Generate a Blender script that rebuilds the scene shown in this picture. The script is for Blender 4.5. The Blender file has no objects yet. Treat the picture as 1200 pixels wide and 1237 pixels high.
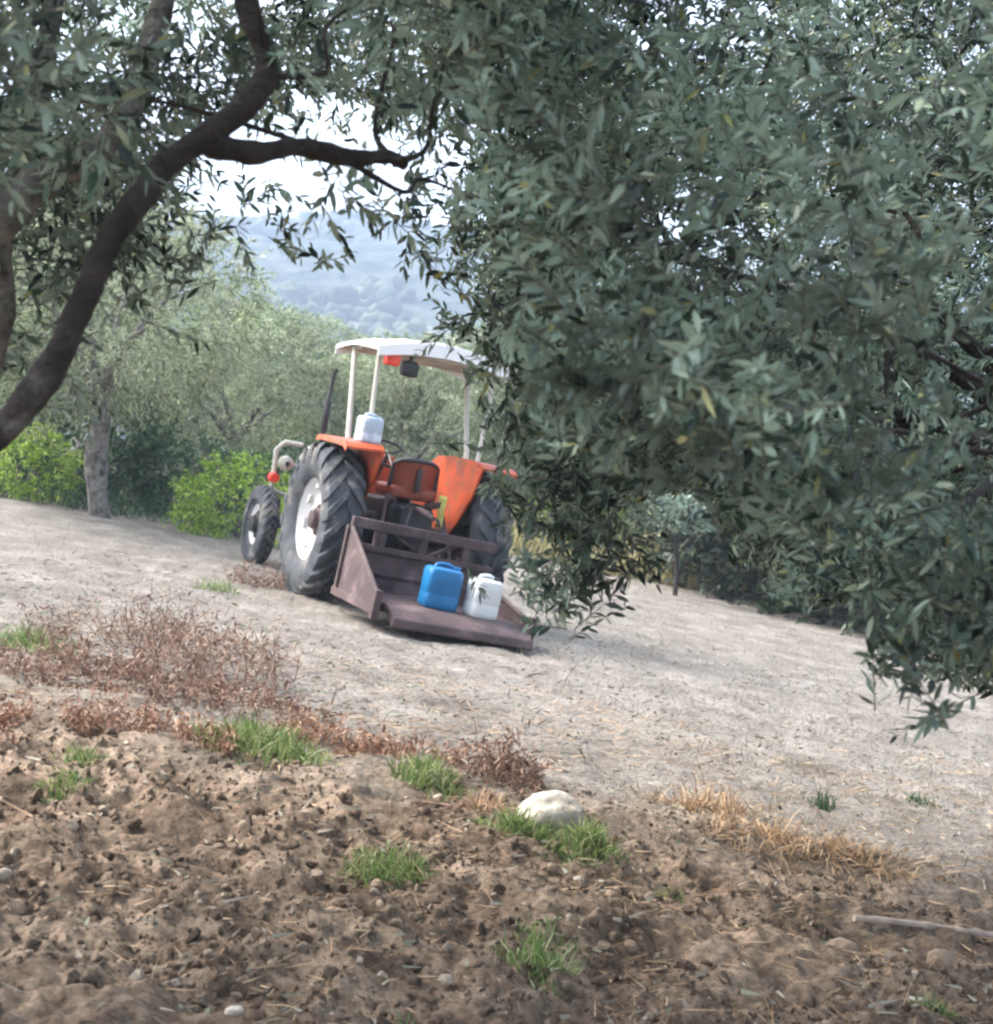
import bpy, bmesh, math
import numpy as np
from mathutils import Vector, Matrix

# ------------------------------------------------------------------ camera, sky, sun, exposure
SC = bpy.context.scene
COL = SC.collection
F, HZ, EYE = 1700.0, 551.5, 1.6            # focal length in photo pixels, eye-level row, eye height
cam = bpy.data.cameras.new('camera')
cam.sensor_fit = 'VERTICAL'
cam.sensor_height = 24.0
cam.lens = 24.0 * F / 1237.0
cam.clip_start, cam.clip_end = 0.05, 6000
cam.dof.use_dof = True
cam.dof.focus_distance = 6.5
cam.dof.aperture_fstop = 3.2
camo = bpy.data.objects.new('camera', cam)
COL.objects.link(camo)
camo.location = (0, 0, EYE)
camo.rotation_euler = (math.radians(90) - math.atan((618.5 - HZ) / F), 0, 0)
SC.camera = camo

SUN_AZ, SUN_EL = -75.0, 52.0              # degrees clockwise from +Y, above the horizon
wd = bpy.data.worlds.new('World')
SC.world = wd
wd.use_nodes = True
nt = wd.node_tree
nt.nodes.clear()
sky = nt.nodes.new('ShaderNodeTexSky')
sky.sky_type = 'NISHITA'
sky.sun_disc = False
sky.sun_elevation = math.radians(SUN_EL)
sky.sun_rotation = math.radians(SUN_AZ)
sky.air_density, sky.dust_density, sky.ozone_density = 1.0, 4.0, 1.0
bg = nt.nodes.new('ShaderNodeBackground')
bg.inputs['Strength'].default_value = 0.14
wo = nt.nodes.new('ShaderNodeOutputWorld')
veil = nt.nodes.new('ShaderNodeHueSaturation')          # thin even cloud: a paler, whiter sky
veil.inputs['Saturation'].default_value = 0.62
veil.inputs['Value'].default_value = 1.12
nt.links.new(sky.outputs[0], veil.inputs['Color'])
nt.links.new(veil.outputs[0], bg.inputs[0])
nt.links.new(bg.outputs[0], wo.inputs[0])

sl = bpy.data.lights.new('sun', 'SUN')
sl.energy, sl.angle, sl.color = 1.3, math.radians(25), (1.0, 0.95, 0.88)
so = bpy.data.objects.new('sun', sl)
COL.objects.link(so)
_a, _e = math.radians(SUN_AZ), math.radians(SUN_EL)
so.rotation_euler = Vector((math.sin(_a) * math.cos(_e), math.cos(_a) * math.cos(_e), math.sin(_e))).to_track_quat('Z', 'Y').to_euler()

SC.view_settings.view_transform = 'Standard'
SC.view_settings.look = 'None'
SC.view_settings.gamma = 1
SC.view_settings.exposure = 2.5
SC.render.engine = 'CYCLES'
SC.cycles.max_bounces = 6
SC.cycles.diffuse_bounces = 4
SC.cycles.transmission_bounces = 4
SC.cycles.volume_bounces = 0
SC.cycles.filter_width = 2.4
SC.cycles.use_denoising = True

# ------------------------------------------------------------------ helpers
def unit(v):
    v = np.asarray(v, float)
    return v / np.maximum(np.linalg.norm(v, axis=-1, keepdims=True), 1e-9)

def at(px, py, Y):
    """photo pixel at distance Y -> world point"""
    return np.array([(px - 600.0) / F * Y, Y, EYE + (HZ - py) / F * Y])

def hash01(ix, iy, iz, seed):
    n = (ix.astype(np.int64) * 374761393 + iy.astype(np.int64) * 668265263 + iz.astype(np.int64) * 2147483647 + seed * 974634533)
    n = (n ^ (n >> 13)) * 1274126177
    n = n ^ (n >> 16)
    return (n & 0xffffff) / float(0xffffff)

def vnoise(x, y, z, seed=0):
    fx, fy, fz = np.floor(x), np.floor(y), np.floor(z)
    ix, iy, iz = fx.astype(np.int64), fy.astype(np.int64), fz.astype(np.int64)
    u, v, w = x - fx, y - fy, z - fz
    u, v, w = u * u * (3 - 2 * u), v * v * (3 - 2 * v), w * w * (3 - 2 * w)
    r = 0
    for a in (0, 1):
        for b in (0, 1):
            for c in (0, 1):
                wt = (u if a else 1 - u) * (v if b else 1 - v) * (w if c else 1 - w)
                r = r + wt * hash01(ix + a, iy + b, iz + c, seed)
    return r

def fbm(x, y, z=None, o=4, seed=0, gain=0.5):
    x = np.asarray(x, float); y = np.asarray(y, float)
    z = np.zeros_like(x) if z is None else np.asarray(z, float)
    r, a, t = 0, 1.0, 0.0
    for k in range(o):
        r = r + a * vnoise(x, y, z, seed + k * 17); t += a
        x, y, z, a = x * 2.03 + 3.1, y * 2.03 + 1.7, z * 2.03 + 5.3, a * gain
    return r / t

def smooth(a, b, x):
    t = np.clip((x - a) / (b - a), 0, 1)
    return t * t * (3 - 2 * t)

def npmesh(name, V, Fc, mats, fmat=None, shade=True):
    """mesh from vertex array and an (n,3) or (n,4) face array"""
    V = np.ascontiguousarray(V, dtype=np.float32); Fc = np.ascontiguousarray(Fc, dtype=np.int32)
    k = Fc.shape[1]
    m = bpy.data.meshes.new(name)
    m.vertices.add(len(V)); m.vertices.foreach_set('co', V.ravel())
    m.loops.add(Fc.size); m.loops.foreach_set('vertex_index', Fc.ravel())
    m.polygons.add(len(Fc))
    m.polygons.foreach_set('loop_start', np.arange(0, Fc.size, k, dtype=np.int32))
    if fmat is not None:
        m.polygons.foreach_set('material_index', np.ascontiguousarray(fmat, dtype=np.int32))
    m.polygons.foreach_set('use_smooth', np.full(len(Fc), bool(shade)))
    m.update(calc_edges=True)
    for x in (mats if isinstance(mats, (list, tuple)) else [mats]):
        m.materials.append(x)
    return m

def link(name, data, parent=None, loc=None):
    o = bpy.data.objects.new(name, data)
    COL.objects.link(o)
    if parent is not None: o.parent = parent
    if loc is not None: o.location = loc
    return o

def tag(o, label=None, cat=None, group=None, kind=None):
    if label: o['label'] = label
    if cat: o['category'] = cat
    if group: o['group'] = group
    if kind: o['kind'] = kind
    return o

def empty(name, loc=(0, 0, 0), parent=None):
    o = bpy.data.objects.new(name, None)
    o.empty_display_size = 0.2
    COL.objects.link(o)
    o.location = loc
    if parent is not None: o.parent = parent
    return o

class MB:
    """collects shapes in a bmesh and links them as ONE mesh object"""
    def __init__(self): self.bm = bmesh.new()
    def box(self, c, s, rot=None, bevel=0.0, seg=2):
        M = Matrix.Translation(Vector(c)) @ (rot.to_4x4() if rot is not None else Matrix.Identity(4)) @ Matrix.Diagonal((s[0], s[1], s[2], 1))
        r = bmesh.ops.create_cube(self.bm, size=1.0, matrix=M)
        if bevel > 0:
            es = list({e for v in r['verts'] for e in v.link_edges})
            bmesh.ops.bevel(self.bm, geom=es, offset=bevel, segments=seg, affect='EDGES', profile=0.6)
        return self
    def tube(self, pts, rad, n=10, cap=True, rough=None):
        pts = [Vector(p) for p in pts]
        if not hasattr(rad, '__len__'): rad = [rad] * len(pts)
        rings, ref = [], None
        for i, p in enumerate(pts):
            d = (pts[min(i + 1, len(pts) - 1)] - pts[max(i - 1, 0)]).normalized()
            if ref is None:
                ref = d.orthogonal().normalized()
            ref = (ref - d * ref.dot(d)).normalized()
            b = d.cross(ref)
            if rough is not None:
                dirs = [ref * math.cos(2 * math.pi * k / n) + b * math.sin(2 * math.pi * k / n) for k in range(n)]
                q = np.array([p[:] for _ in dirs]) + np.array([x[:] for x in dirs]) * rad[i]
                rr = rad[i] * rough(q)
                rings.append([self.bm.verts.new(p + dirs[k] * rr[k]) for k in range(n)])
                continue
            rings.append([self.bm.verts.new(p + (ref * math.cos(2 * math.pi * k / n) + b * math.sin(2 * math.pi * k / n)) * rad[i]) for k in range(n)])
        for a, b in zip(rings, rings[1:]):
            for k in range(n):
                self.bm.faces.new((a[k], a[(k + 1) % n], b[(k + 1) % n], b[k]))
        if cap:
            self.bm.faces.new(rings[0][::-1]); self.bm.faces.new(rings[-1])
        return self
    def lathe(self, prof, n=48, axis='X', c=(0, 0, 0)):
        """closed or open profile of (along axis, radius)"""
        c = Vector(c); rings = []
        for a, r in prof:
            ring = []
            for k in range(n):
                t = 2 * math.pi * k / n
                p = {'X': Vector((a, r * math.cos(t), r * math.sin(t))), 'Z': Vector((r * math.cos(t), r * math.sin(t), a)),
                     'Y': Vector((r * math.sin(t), a, r * math.cos(t)))}[axis]
                ring.append(self.bm.verts.new(c + p))
            rings.append(ring)
        for a, b in zip(rings, rings[1:]):
            for k in range(n):
                self.bm.faces.new((a[k], a[(k + 1) % n], b[(k + 1) % n], b[k]))
        return self
    def disc_caps(self):
        bmesh.ops.holes_fill(self.bm, edges=[e for e in self.bm.edges if e.is_boundary], sides=0)
        return self
    def prism(self, poly, depth, M):
        """polygon (u,v) extruded by depth along w; M maps (u,v,w) to the thing's space"""
        a = [self.bm.verts.new(M @ Vector((u, v, -depth / 2))) for u, v in poly]
        b = [self.bm.verts.new(M @ Vector((u, v, depth / 2))) for u, v in poly]
        n = len(poly)
        self.bm.faces.new(a[::-1]); self.bm.faces.new(b)
        for k in range(n):
            self.bm.faces.new((a[k], a[(k + 1) % n], b[(k + 1) % n], b[k]))
        return self
    def build(self, name, mat, parent=None, loc=None, smooth_angle=35, bevel=0.0):
        bmesh.ops.recalc_face_normals(self.bm, faces=self.bm.faces)
        m = bpy.data.meshes.new(name)
        self.bm.to_mesh(m); self.bm.free()
        for x in (mat if isinstance(mat, (list, tuple)) else [mat]): m.materials.append(x)
        if smooth_angle:
            m.polygons.foreach_set('use_smooth', [True] * len(m.polygons))
            m.set_sharp_from_angle(angle=math.radians(smooth_angle))
        o = link(name, m, parent, loc)
        if bevel > 0:
            bv = o.modifiers.new('soft_edges', 'BEVEL')
            bv.width, bv.segments, bv.limit_method, bv.angle_limit = bevel, 2, 'ANGLE', math.radians(35)
        return o

# ------------------------------------------------------------------ materials
def mat(name, base, rough=0.6, metal=0.0, var=0.0, vscale=8.0, wear=None, wear_amt=0.5, wscale=5.0, bump=0.0, bscale=40.0, spec=0.5):
    """procedural paint, metal, bark or plastic: base colour, tonal variation, patches of a second colour, bump"""
    m = bpy.data.materials.new(name); m.use_nodes = True
    N = m.node_tree.nodes; L = m.node_tree.links
    P = N['Principled BSDF']
    P.inputs['Roughness'].default_value = rough; P.inputs['Metallic'].default_value = metal
    P.inputs['Specular IOR Level'].default_value = spec
    tc = N.new('ShaderNodeTexCoord')
    col = N.new('ShaderNodeRGB'); col.outputs[0].default_value = (*base, 1)
    cur = col.outputs[0]
    if wear is not None:
        n = N.new('ShaderNodeTexNoise'); n.inputs['Scale'].default_value = wscale; n.inputs['Detail'].default_value = 8; n.inputs['Roughness'].default_value = 0.7
        L.new(tc.outputs['Object'], n.inputs['Vector'])
        r = N.new('ShaderNodeValToRGB'); r.color_ramp.elements[0].position = 1 - wear_amt - 0.06; r.color_ramp.elements[1].position = 1 - wear_amt + 0.06
        L.new(n.outputs['Fac'], r.inputs[0])
        x = N.new('ShaderNodeMix'); x.data_type = 'RGBA'
        L.new(r.outputs[0], x.inputs[0]); L.new(cur, x.inputs[6]); x.inputs[7].default_value = (*wear, 1)
        cur = x.outputs[2]
    if var > 0:
        n = N.new('ShaderNodeTexNoise'); n.inputs['Scale'].default_value = vscale; n.inputs['Detail'].default_value = 6
        L.new(tc.outputs['Object'], n.inputs['Vector'])
        mr = N.new('ShaderNodeMapRange'); mr.inputs['From Min'].default_value = 0.3; mr.inputs['From Max'].default_value = 0.7
        mr.inputs['To Min'].default_value = 1 - var; mr.inputs['To Max'].default_value = 1 + var
        L.new(n.outputs['Fac'], mr.inputs[0])
        x = N.new('ShaderNodeVectorMath'); x.operation = 'SCALE'
        L.new(cur, x.inputs[0]); L.new(mr.outputs[0], x.inputs['Scale'])
        cur = x.outputs[0]
    L.new(cur, P.inputs['Base Color'])
    if bump > 0:
        n = N.new('ShaderNodeTexNoise'); n.inputs['Scale'].default_value = bscale; n.inputs['Detail'].default_value = 8
        L.new(tc.outputs['Object'], n.inputs['Vector'])
        b = N.new('ShaderNodeBump'); b.inputs['Strength'].default_value = bump; b.inputs['Distance'].default_value = 0.02
        L.new(n.outputs['Fac'], b.inputs['Height']); L.new(b.outputs[0], P.inputs['Normal'])
    return m

def leafmat(name, cols, under=None, trans=0.25, rough=0.5, shoots=0.0, sscale=3.0):
    """each leaf or blade picks its own tone; optional paler underside"""
    m = bpy.data.materials.new(name); m.use_nodes = True
    N = m.node_tree.nodes; L = m.node_tree.links
    P = N['Principled BSDF']; O = N['Material Output']
    P.inputs['Roughness'].default_value = rough; P.inputs['Specular IOR Level'].default_value = 0.4
    g = N.new('ShaderNodeNewGeometry')
    r = N.new('ShaderNodeValToRGB'); e = r.color_ramp.elements
    for k, (p, c) in enumerate(cols):
        if k < 2: e[k].position = p; e[k].color = (*c, 1)
        else: e.new(p).color = (*c, 1)
    L.new(g.outputs['Random Per Island'], r.inputs[0])
    cur = r.outputs[0]
    if under is not None:
        x = N.new('ShaderNodeMix'); x.data_type = 'RGBA'
        L.new(g.outputs['Backfacing'], x.inputs[0]); L.new(cur, x.inputs[6]); x.inputs[7].default_value = (*under, 1)
        cur = x.outputs[2]
    if shoots > 0:
        n = N.new('ShaderNodeTexNoise'); n.inputs['Scale'].default_value = sscale; n.inputs['Detail'].default_value = 3
        L.new(g.outputs['Position'], n.inputs['Vector'])
        mr = N.new('ShaderNodeMapRange'); mr.inputs['From Min'].default_value = .33; mr.inputs['From Max'].default_value = .67
        mr.inputs['To Min'].default_value = 1 - shoots; mr.inputs['To Max'].default_value = 1 + shoots
        L.new(n.outputs['Fac'], mr.inputs[0])
        v = N.new('ShaderNodeVectorMath'); v.operation = 'SCALE'; L.new(cur, v.inputs[0]); L.new(mr.outputs[0], v.inputs['Scale']); cur = v.outputs[0]
    L.new(cur, P.inputs['Base Color'])
    t = N.new('ShaderNodeBsdfTranslucent'); L.new(cur, t.inputs['Color'])
    mx = N.new('ShaderNodeMixShader'); mx.inputs[0].default_value = trans
    L.new(P.outputs[0], mx.inputs[1]); L.new(t.outputs[0], mx.inputs[2]); L.new(mx.outputs[0], O.inputs['Surface'])
    return m

M = {}
M['olive_leaf'] = leafmat('olive_leaf', [(0, (.007, .019, .011)), (.42, (.040, .072, .043)), (.72, (.145, .205, .14)), (.92, (.43, .50, .36)), (1, (.34, .32, .10))], (.26, .34, .265), 0.25, .32, .75, 2.2)
M['olive_far'] = leafmat('olive_far', [(0, (.06, .11, .04)), (.6, (.17, .25, .10)), (1, (.42, .48, .27))], (.36, .40, .27), 0.35, .5, .4, .9)
M['shrub_dark'] = leafmat('shrub_dark', [(0, (.02, .05, .025)), (.6, (.04, .09, .035)), (1, (.08, .15, .05))], None, 0.25)
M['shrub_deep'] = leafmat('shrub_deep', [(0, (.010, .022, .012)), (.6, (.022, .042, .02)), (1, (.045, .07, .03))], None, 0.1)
M['shrub_lime'] = leafmat('shrub_lime', [(0, (.12, .23, .025)), (.6, (.30, .45, .06)), (1, (.52, .62, .15))], None, 0.35)
M['grass'] = leafmat('grass', [(0, (.07, .12, .03)), (.45, (.14, .215, .06)), (.75, (.25, .32, .11)), (1, (.42, .38, .22))], None, 0.3)
M['straw'] = leafmat('straw', [(0, (.20, .12, .065)), (.5, (.38, .25, .14)), (1, (.58, .44, .28))], None, 0.2, 0.7)
M['red_weed'] = leafmat('red_weed', [(0, (.085, .045, .033)), (.5, (.19, .105, .074)), (1, (.37, .27, .20))], None, 0.15, 0.8)
M['orange_weed'] = leafmat('orange_weed', [(0, (.15, .075, .045)), (.5, (.30, .165, .105)), (1, (.47, .34, .24))], None, 0.15, 0.8)
M['stubble'] = leafmat('stubble', [(0, (.13, .11, .078)), (.5, (.235, .21, .165)), (.8, (.33, .315, .255)), (1, (.20, .24, .155))], None, 0.2, 0.8)
M['dry_bank'] = leafmat('dry_bank', [(0, (.22, .19, .07)), (.5, (.42, .38, .17)), (1, (.6, .55, .33))], None, 0.3, 0.8)
M['clod'] = leafmat('clod', [(0, (.085, .062, .045)), (.5, (.18, .135, .095)), (.9, (.30, .235, .17)), (1, (.45, .40, .34))], None, 0.0, 0.95)
M['bark_dark'] = mat('bark_dark', (.030, .022, .019), .92, var=.55, vscale=16, wear=(.10, .088, .078), wear_amt=.40, wscale=9, bump=1.0, bscale=55)
M['bark_grey'] = mat('bark_grey', (.17, .155, .135), .92, var=.5, vscale=14, wear=(.065, .053, .043), wear_amt=.45, wscale=8, bump=1.0, bscale=50)
M['twig'] = mat('twig', (.13, .115, .085), .9)

# ------------------------------------------------------------------ the lie of the land
SLOPE = 0.18
def land(x, y):
    """smooth hillside falling to the right"""
    x = np.asarray(x, float); y = np.asarray(y, float)
    ax = np.abs(x)
    sx = np.sign(x) * np.where(ax < 12, ax, 12 + 10 * (1 - np.exp(-np.maximum(ax - 12, 0) / 10)))
    fade = 1 / (1 + np.maximum(np.abs(y) - 40, 0) / 60)
    return -SLOPE * sx * fade - 6 * smooth(45, 160, y)

def tilled(x, y):
    """1 on the tilled strip in front, 0 on the bare ground beyond"""
    edge = 6.35 + 0.5 * (fbm(x * .9, y * .3, seed=5, o=3) - .5) * 2
    return 1 - smooth(-.9, .8, y - edge + 1.1 * (fbm(x * 4, y * 4, seed=6, o=3) - .5))

def gz(x, y):
    x = np.asarray(x, float); y = np.asarray(y, float)
    t = tilled(x, y)
    big = (fbm(x * .7, y * .7, seed=11, o=3) - .5) * (.04 + .18 * smooth(10, 6.5, y))
    near = smooth(30, 12, np.abs(y))
    c = fbm(x * 5, y * 5, seed=21, o=5, gain=.6) - .5
    clod = np.abs(fbm(x * 9, y * 9, seed=31, o=3, gain=.6) - .5)
    rut = np.sin((y + .15 * x + .5 * fbm(x * .6, y * .6, seed=41, o=2)) * 8.5) * .018
    berm = .07 * np.exp(-((y - 6.5 - .5 * (fbm(x * .9, y * .3, seed=5, o=3) - .5) * 2) / .45) ** 2)
    return land(x, y) + big * near + near * (t * (c * .17 - clod * .12 + rut) + (1 - t) * (c * .075 - clod * .03)) + berm * near

def spread(a, b, fine, lo, hi, g):
    xs = list(np.arange(a, b, fine)); d = fine
    while xs[-1] < hi: d *= g; xs.append(xs[-1] + d)
    d = fine
    while xs[0] > lo: d *= g; xs.insert(0, xs[0] - d)
    return np.array(xs)

def grid_mesh(name, X, Y, Z, m):
    ny, nx = X.shape
    V = np.stack([X, Y, Z], -1).reshape(-1, 3)
    i = np.arange(ny * nx).reshape(ny, nx)
    q = np.stack([i[:-1, :-1], i[:-1, 1:], i[1:, 1:], i[1:, :-1]], -1).reshape(-1, 4)
    return npmesh(name, V, q, m)

def soil_material(crumb=False):
    m = bpy.data.materials.new('soil_crumb' if crumb else 'soil'); m.use_nodes = True
    N = m.node_tree.nodes; L = m.node_tree.links
    P = N['Principled BSDF']; P.inputs['Roughness'].default_value = 0.95; P.inputs['Specular IOR Level'].default_value = 0.15
    g = N.new('ShaderNodeNewGeometry')
    def noise(s, d=6, r=.6):
        n = N.new('ShaderNodeTexNoise'); n.inputs['Scale'].default_value = s; n.inputs['Detail'].default_value = d; n.inputs['Roughness'].default_value = r
        L.new(g.outputs['Position'], n.inputs['Vector']); return n.outputs['Fac']
    def ramp(src, stops):
        r = N.new('ShaderNodeValToRGB'); e = r.color_ramp.elements
        for k, (p, c) in enumerate(stops):
            if k < 2: e[k].position = p; e[k].color = (*c, 1)
            else: e.new(p).color = (*c, 1)
        L.new(src, r.inputs[0]); return r.outputs[0]
    def mix(f, a, b):
        x = N.new('ShaderNodeMix'); x.data_type = 'RGBA'
        L.new(f, x.inputs[0]); L.new(a, x.inputs[6]); L.new(b, x.inputs[7]); return x.outputs[2]
    brown = ramp(noise(3.0, 9, .72), [(.30, (.068, .049, .037)), (.46, (.172, .126, .090)), (.64, (.33, .255, .188))])
    tan = ramp(noise(2.2, 9, .7), [(.28, (.115, .100, .083)), (.5, (.195, .178, .154)), (.72, (.295, .275, .243))])
    a = N.new('ShaderNodeAttribute'); a.attribute_name = 'tilled'
    c = mix(a.outputs['Fac'], tan, brown)
    if crumb:
        c = ramp(g.outputs['Random Per Island'], [(0, (.092, .068, .05)), (.5, (.177, .131, .094)), (.93, (.30, .236, .172)), (1, (.48, .42, .34))])
    speck = ramp(noise(38, 4, .7), [(.35, (.55, .53, .5)), (.5, (1, 1, 1)), (.68, (1.35, 1.3, 1.25))])
    x = N.new('ShaderNodeMix'); x.data_type = 'RGBA'; x.blend_type = 'MULTIPLY'; x.inputs[0].default_value = 1
    L.new(c, x.inputs[6]); L.new(speck, x.inputs[7])
    L.new(x.outputs[2], P.inputs['Base Color'])
    b = N.new('ShaderNodeBump'); b.inputs['Strength'].default_value = .8; b.inputs['Distance'].default_value = .025
    L.new(noise(45, 8, .7), b.inputs['Height']); L.new(b.outputs[0], P.inputs['Normal'])
    return m

xs = spread(-3.0, 3.4, .017, -420, 420, 1.05)
ys = np.concatenate([spread(2.4, 9.0, .017, -300, 30, 1.022)])
ys = np.concatenate([ys, spread(ys[-1] + .6, ys[-1] + 2, .7, ys[-1] + .6, 900, 1.12)])
GX, GY = np.meshgrid(xs, ys)
gm = grid_mesh('ground', GX, GY, gz(GX, GY), soil_material())
at_ = gm.attributes.new('tilled', 'FLOAT', 'POINT')
at_.data.foreach_set('value', np.ascontiguousarray((tilled(GX, GY) * (GY > -40)).ravel(), dtype=np.float32))
tag(link('ground', gm), kind='structure')

# far hill: fields and scrub climbing to a flat crest
def hillz(x, y):
    r = smooth(120, 640, y - .12 * x)
    crest = 99 - .09 * x + 10 * (fbm(x * .006, y * .004, seed=61, o=3) - .5) * 2
    return -9 + crest * r + 9 * (fbm(x * .02, y * .02, seed=62, o=4) - .5) * r + 3 * fbm(x * .2, y * .2, seed=63, o=2) * r
hx, hy = np.meshgrid(np.linspace(-700, 700, 240), np.linspace(100, 1000, 220))
hm = bpy.data.materials.new('hillside'); hm.use_nodes = True
_N = hm.node_tree.nodes; _L = hm.node_tree.links
_P = _N['Principled BSDF']; _P.inputs['Roughness'].default_value = 1; _P.inputs['Specular IOR Level'].default_value = 0
_g = _N.new('ShaderNodeNewGeometry')
_n = _N.new('ShaderNodeTexNoise'); _n.inputs['Scale'].default_value = .09; _n.inputs['Detail'].default_value = 9; _n.inputs['Roughness'].default_value = .7
_L.new(_g.outputs['Position'], _n.inputs['Vector'])
_r = _N.new('ShaderNodeValToRGB'); _e = _r.color_ramp.elements
_e[0].position, _e[0].color = .42, (.012, .022, .020, 1); _e[1].position, _e[1].color = .58, (.075, .085, .07, 1)
_L.new(_n.outputs['Fac'], _r.inputs[0])
_s = _N.new('ShaderNodeSeparateXYZ'); _L.new(_g.outputs['Position'], _s.inputs[0])
_w = _N.new('ShaderNodeTexNoise'); _w.inputs['Scale'].default_value = .016; _w.inputs['Detail'].default_value = 9
_L.new(_g.outputs['Position'], _w.inputs['Vector'])
_m1 = _N.new('ShaderNodeMath'); _m1.operation = 'MULTIPLY_ADD'; _m1.inputs[1].default_value = 150; _L.new(_w.outputs['Fac'], _m1.inputs[0]); _L.new(_s.outputs['Y'], _m1.inputs[2])
_m2 = _N.new('ShaderNodeMath'); _m2.operation = 'SUBTRACT'; _m2.inputs[1].default_value = 395; _L.new(_m1.outputs[0], _m2.inputs[0])
_m3 = _N.new('ShaderNodeMath'); _m3.operation = 'ABSOLUTE'; _L.new(_m2.outputs[0], _m3.inputs[0])
_mr = _N.new('ShaderNodeMapRange'); _mr.inputs['From Min'].default_value = 20; _mr.inputs['From Max'].default_value = 5; _L.new(_m3.outputs[0], _mr.inputs[0])
_x = _N.new('ShaderNodeMix'); _x.data_type = 'RGBA'; _L.new(_mr.outputs[0], _x.inputs[0]); _L.new(_r.outputs[0], _x.inputs[6]); _x.inputs[7].default_value = (.22, .21, .18, 1)
_L.new(_x.outputs[2], _P.inputs['Base Color'])
tag(link('hill', grid_mesh('hill', hx, hy, hillz(hx, hy), hm)), kind='structure')

def far_scrub():
    rng = np.random.default_rng(77)
    bm = bmesh.new(); bmesh.ops.create_icosphere(bm, subdivisions=2, radius=1)
    S = np.array([v.co[:] for v in bm.verts]); Fs = np.array([[v.index for v in f.verts] for f in bm.faces]); bm.free()
    n = 5200; y = rng.uniform(130, 700, n); x = rng.uniform(-1, 1, n) * (.38 * y + 40)
    k = fbm(x * .02, y * .012, o=3, seed=78) > .47
    x, y = x[k], y[k]; n = len(x); r = rng.uniform(1.4, 3.4, n)
    J = 1 + rng.normal(0, .22, (n, len(S), 1))
    V = S[None] * J * np.stack([r, r, r * rng.uniform(.7, 1.0, n)], -1)[:, None, :] + np.stack([x, y, hillz(x, y) + r * .6], -1)[:, None, :]
    Q = (np.arange(n) * len(S))[:, None, None] + Fs[None]
    m = leafmat('hill_scrub', [(0, (.018, .032, .018)), (.6, (.04, .06, .03)), (1, (.08, .10, .055))], None, 0, .9)
    tag(link('far_scrub', npmesh('far_scrub', V.reshape(-1, 3), Q.reshape(-1, 3), m)), kind='stuff')

# ------------------------------------------------------------------ foliage builders
def leaves(P, D, Nn, Ln, Wd, sag=.12):
    """folded lance-shaped leaves: two quads each"""
    n = len(P); D = unit(D); S = unit(np.cross(D, Nn)); U = np.cross(S, D)
    Ln = Ln[:, None]; Wd = Wd[:, None]
    g = np.array([0, 0, -1.0])
    base = P; tip = P + D * Ln + g * Ln * sag
    a = P + D * Ln * .32 + g * Ln * sag * .1; b = P + D * Ln * .70 + g * Ln * sag * .5
    V = np.stack([base, a + S * Wd * .5 + U * Wd * .12, b + S * Wd * .42 + U * Wd * .1, tip, b - S * Wd * .42 + U * Wd * .1, a - S * Wd * .5 + U * Wd * .12], 1).reshape(-1, 3)
    i = np.arange(n)[:, None] * 6
    Q = np.concatenate([i + np.array([[0, 1, 2, 3]]), i + np.array([[0, 3, 4, 5]])])
    return V, Q

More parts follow.
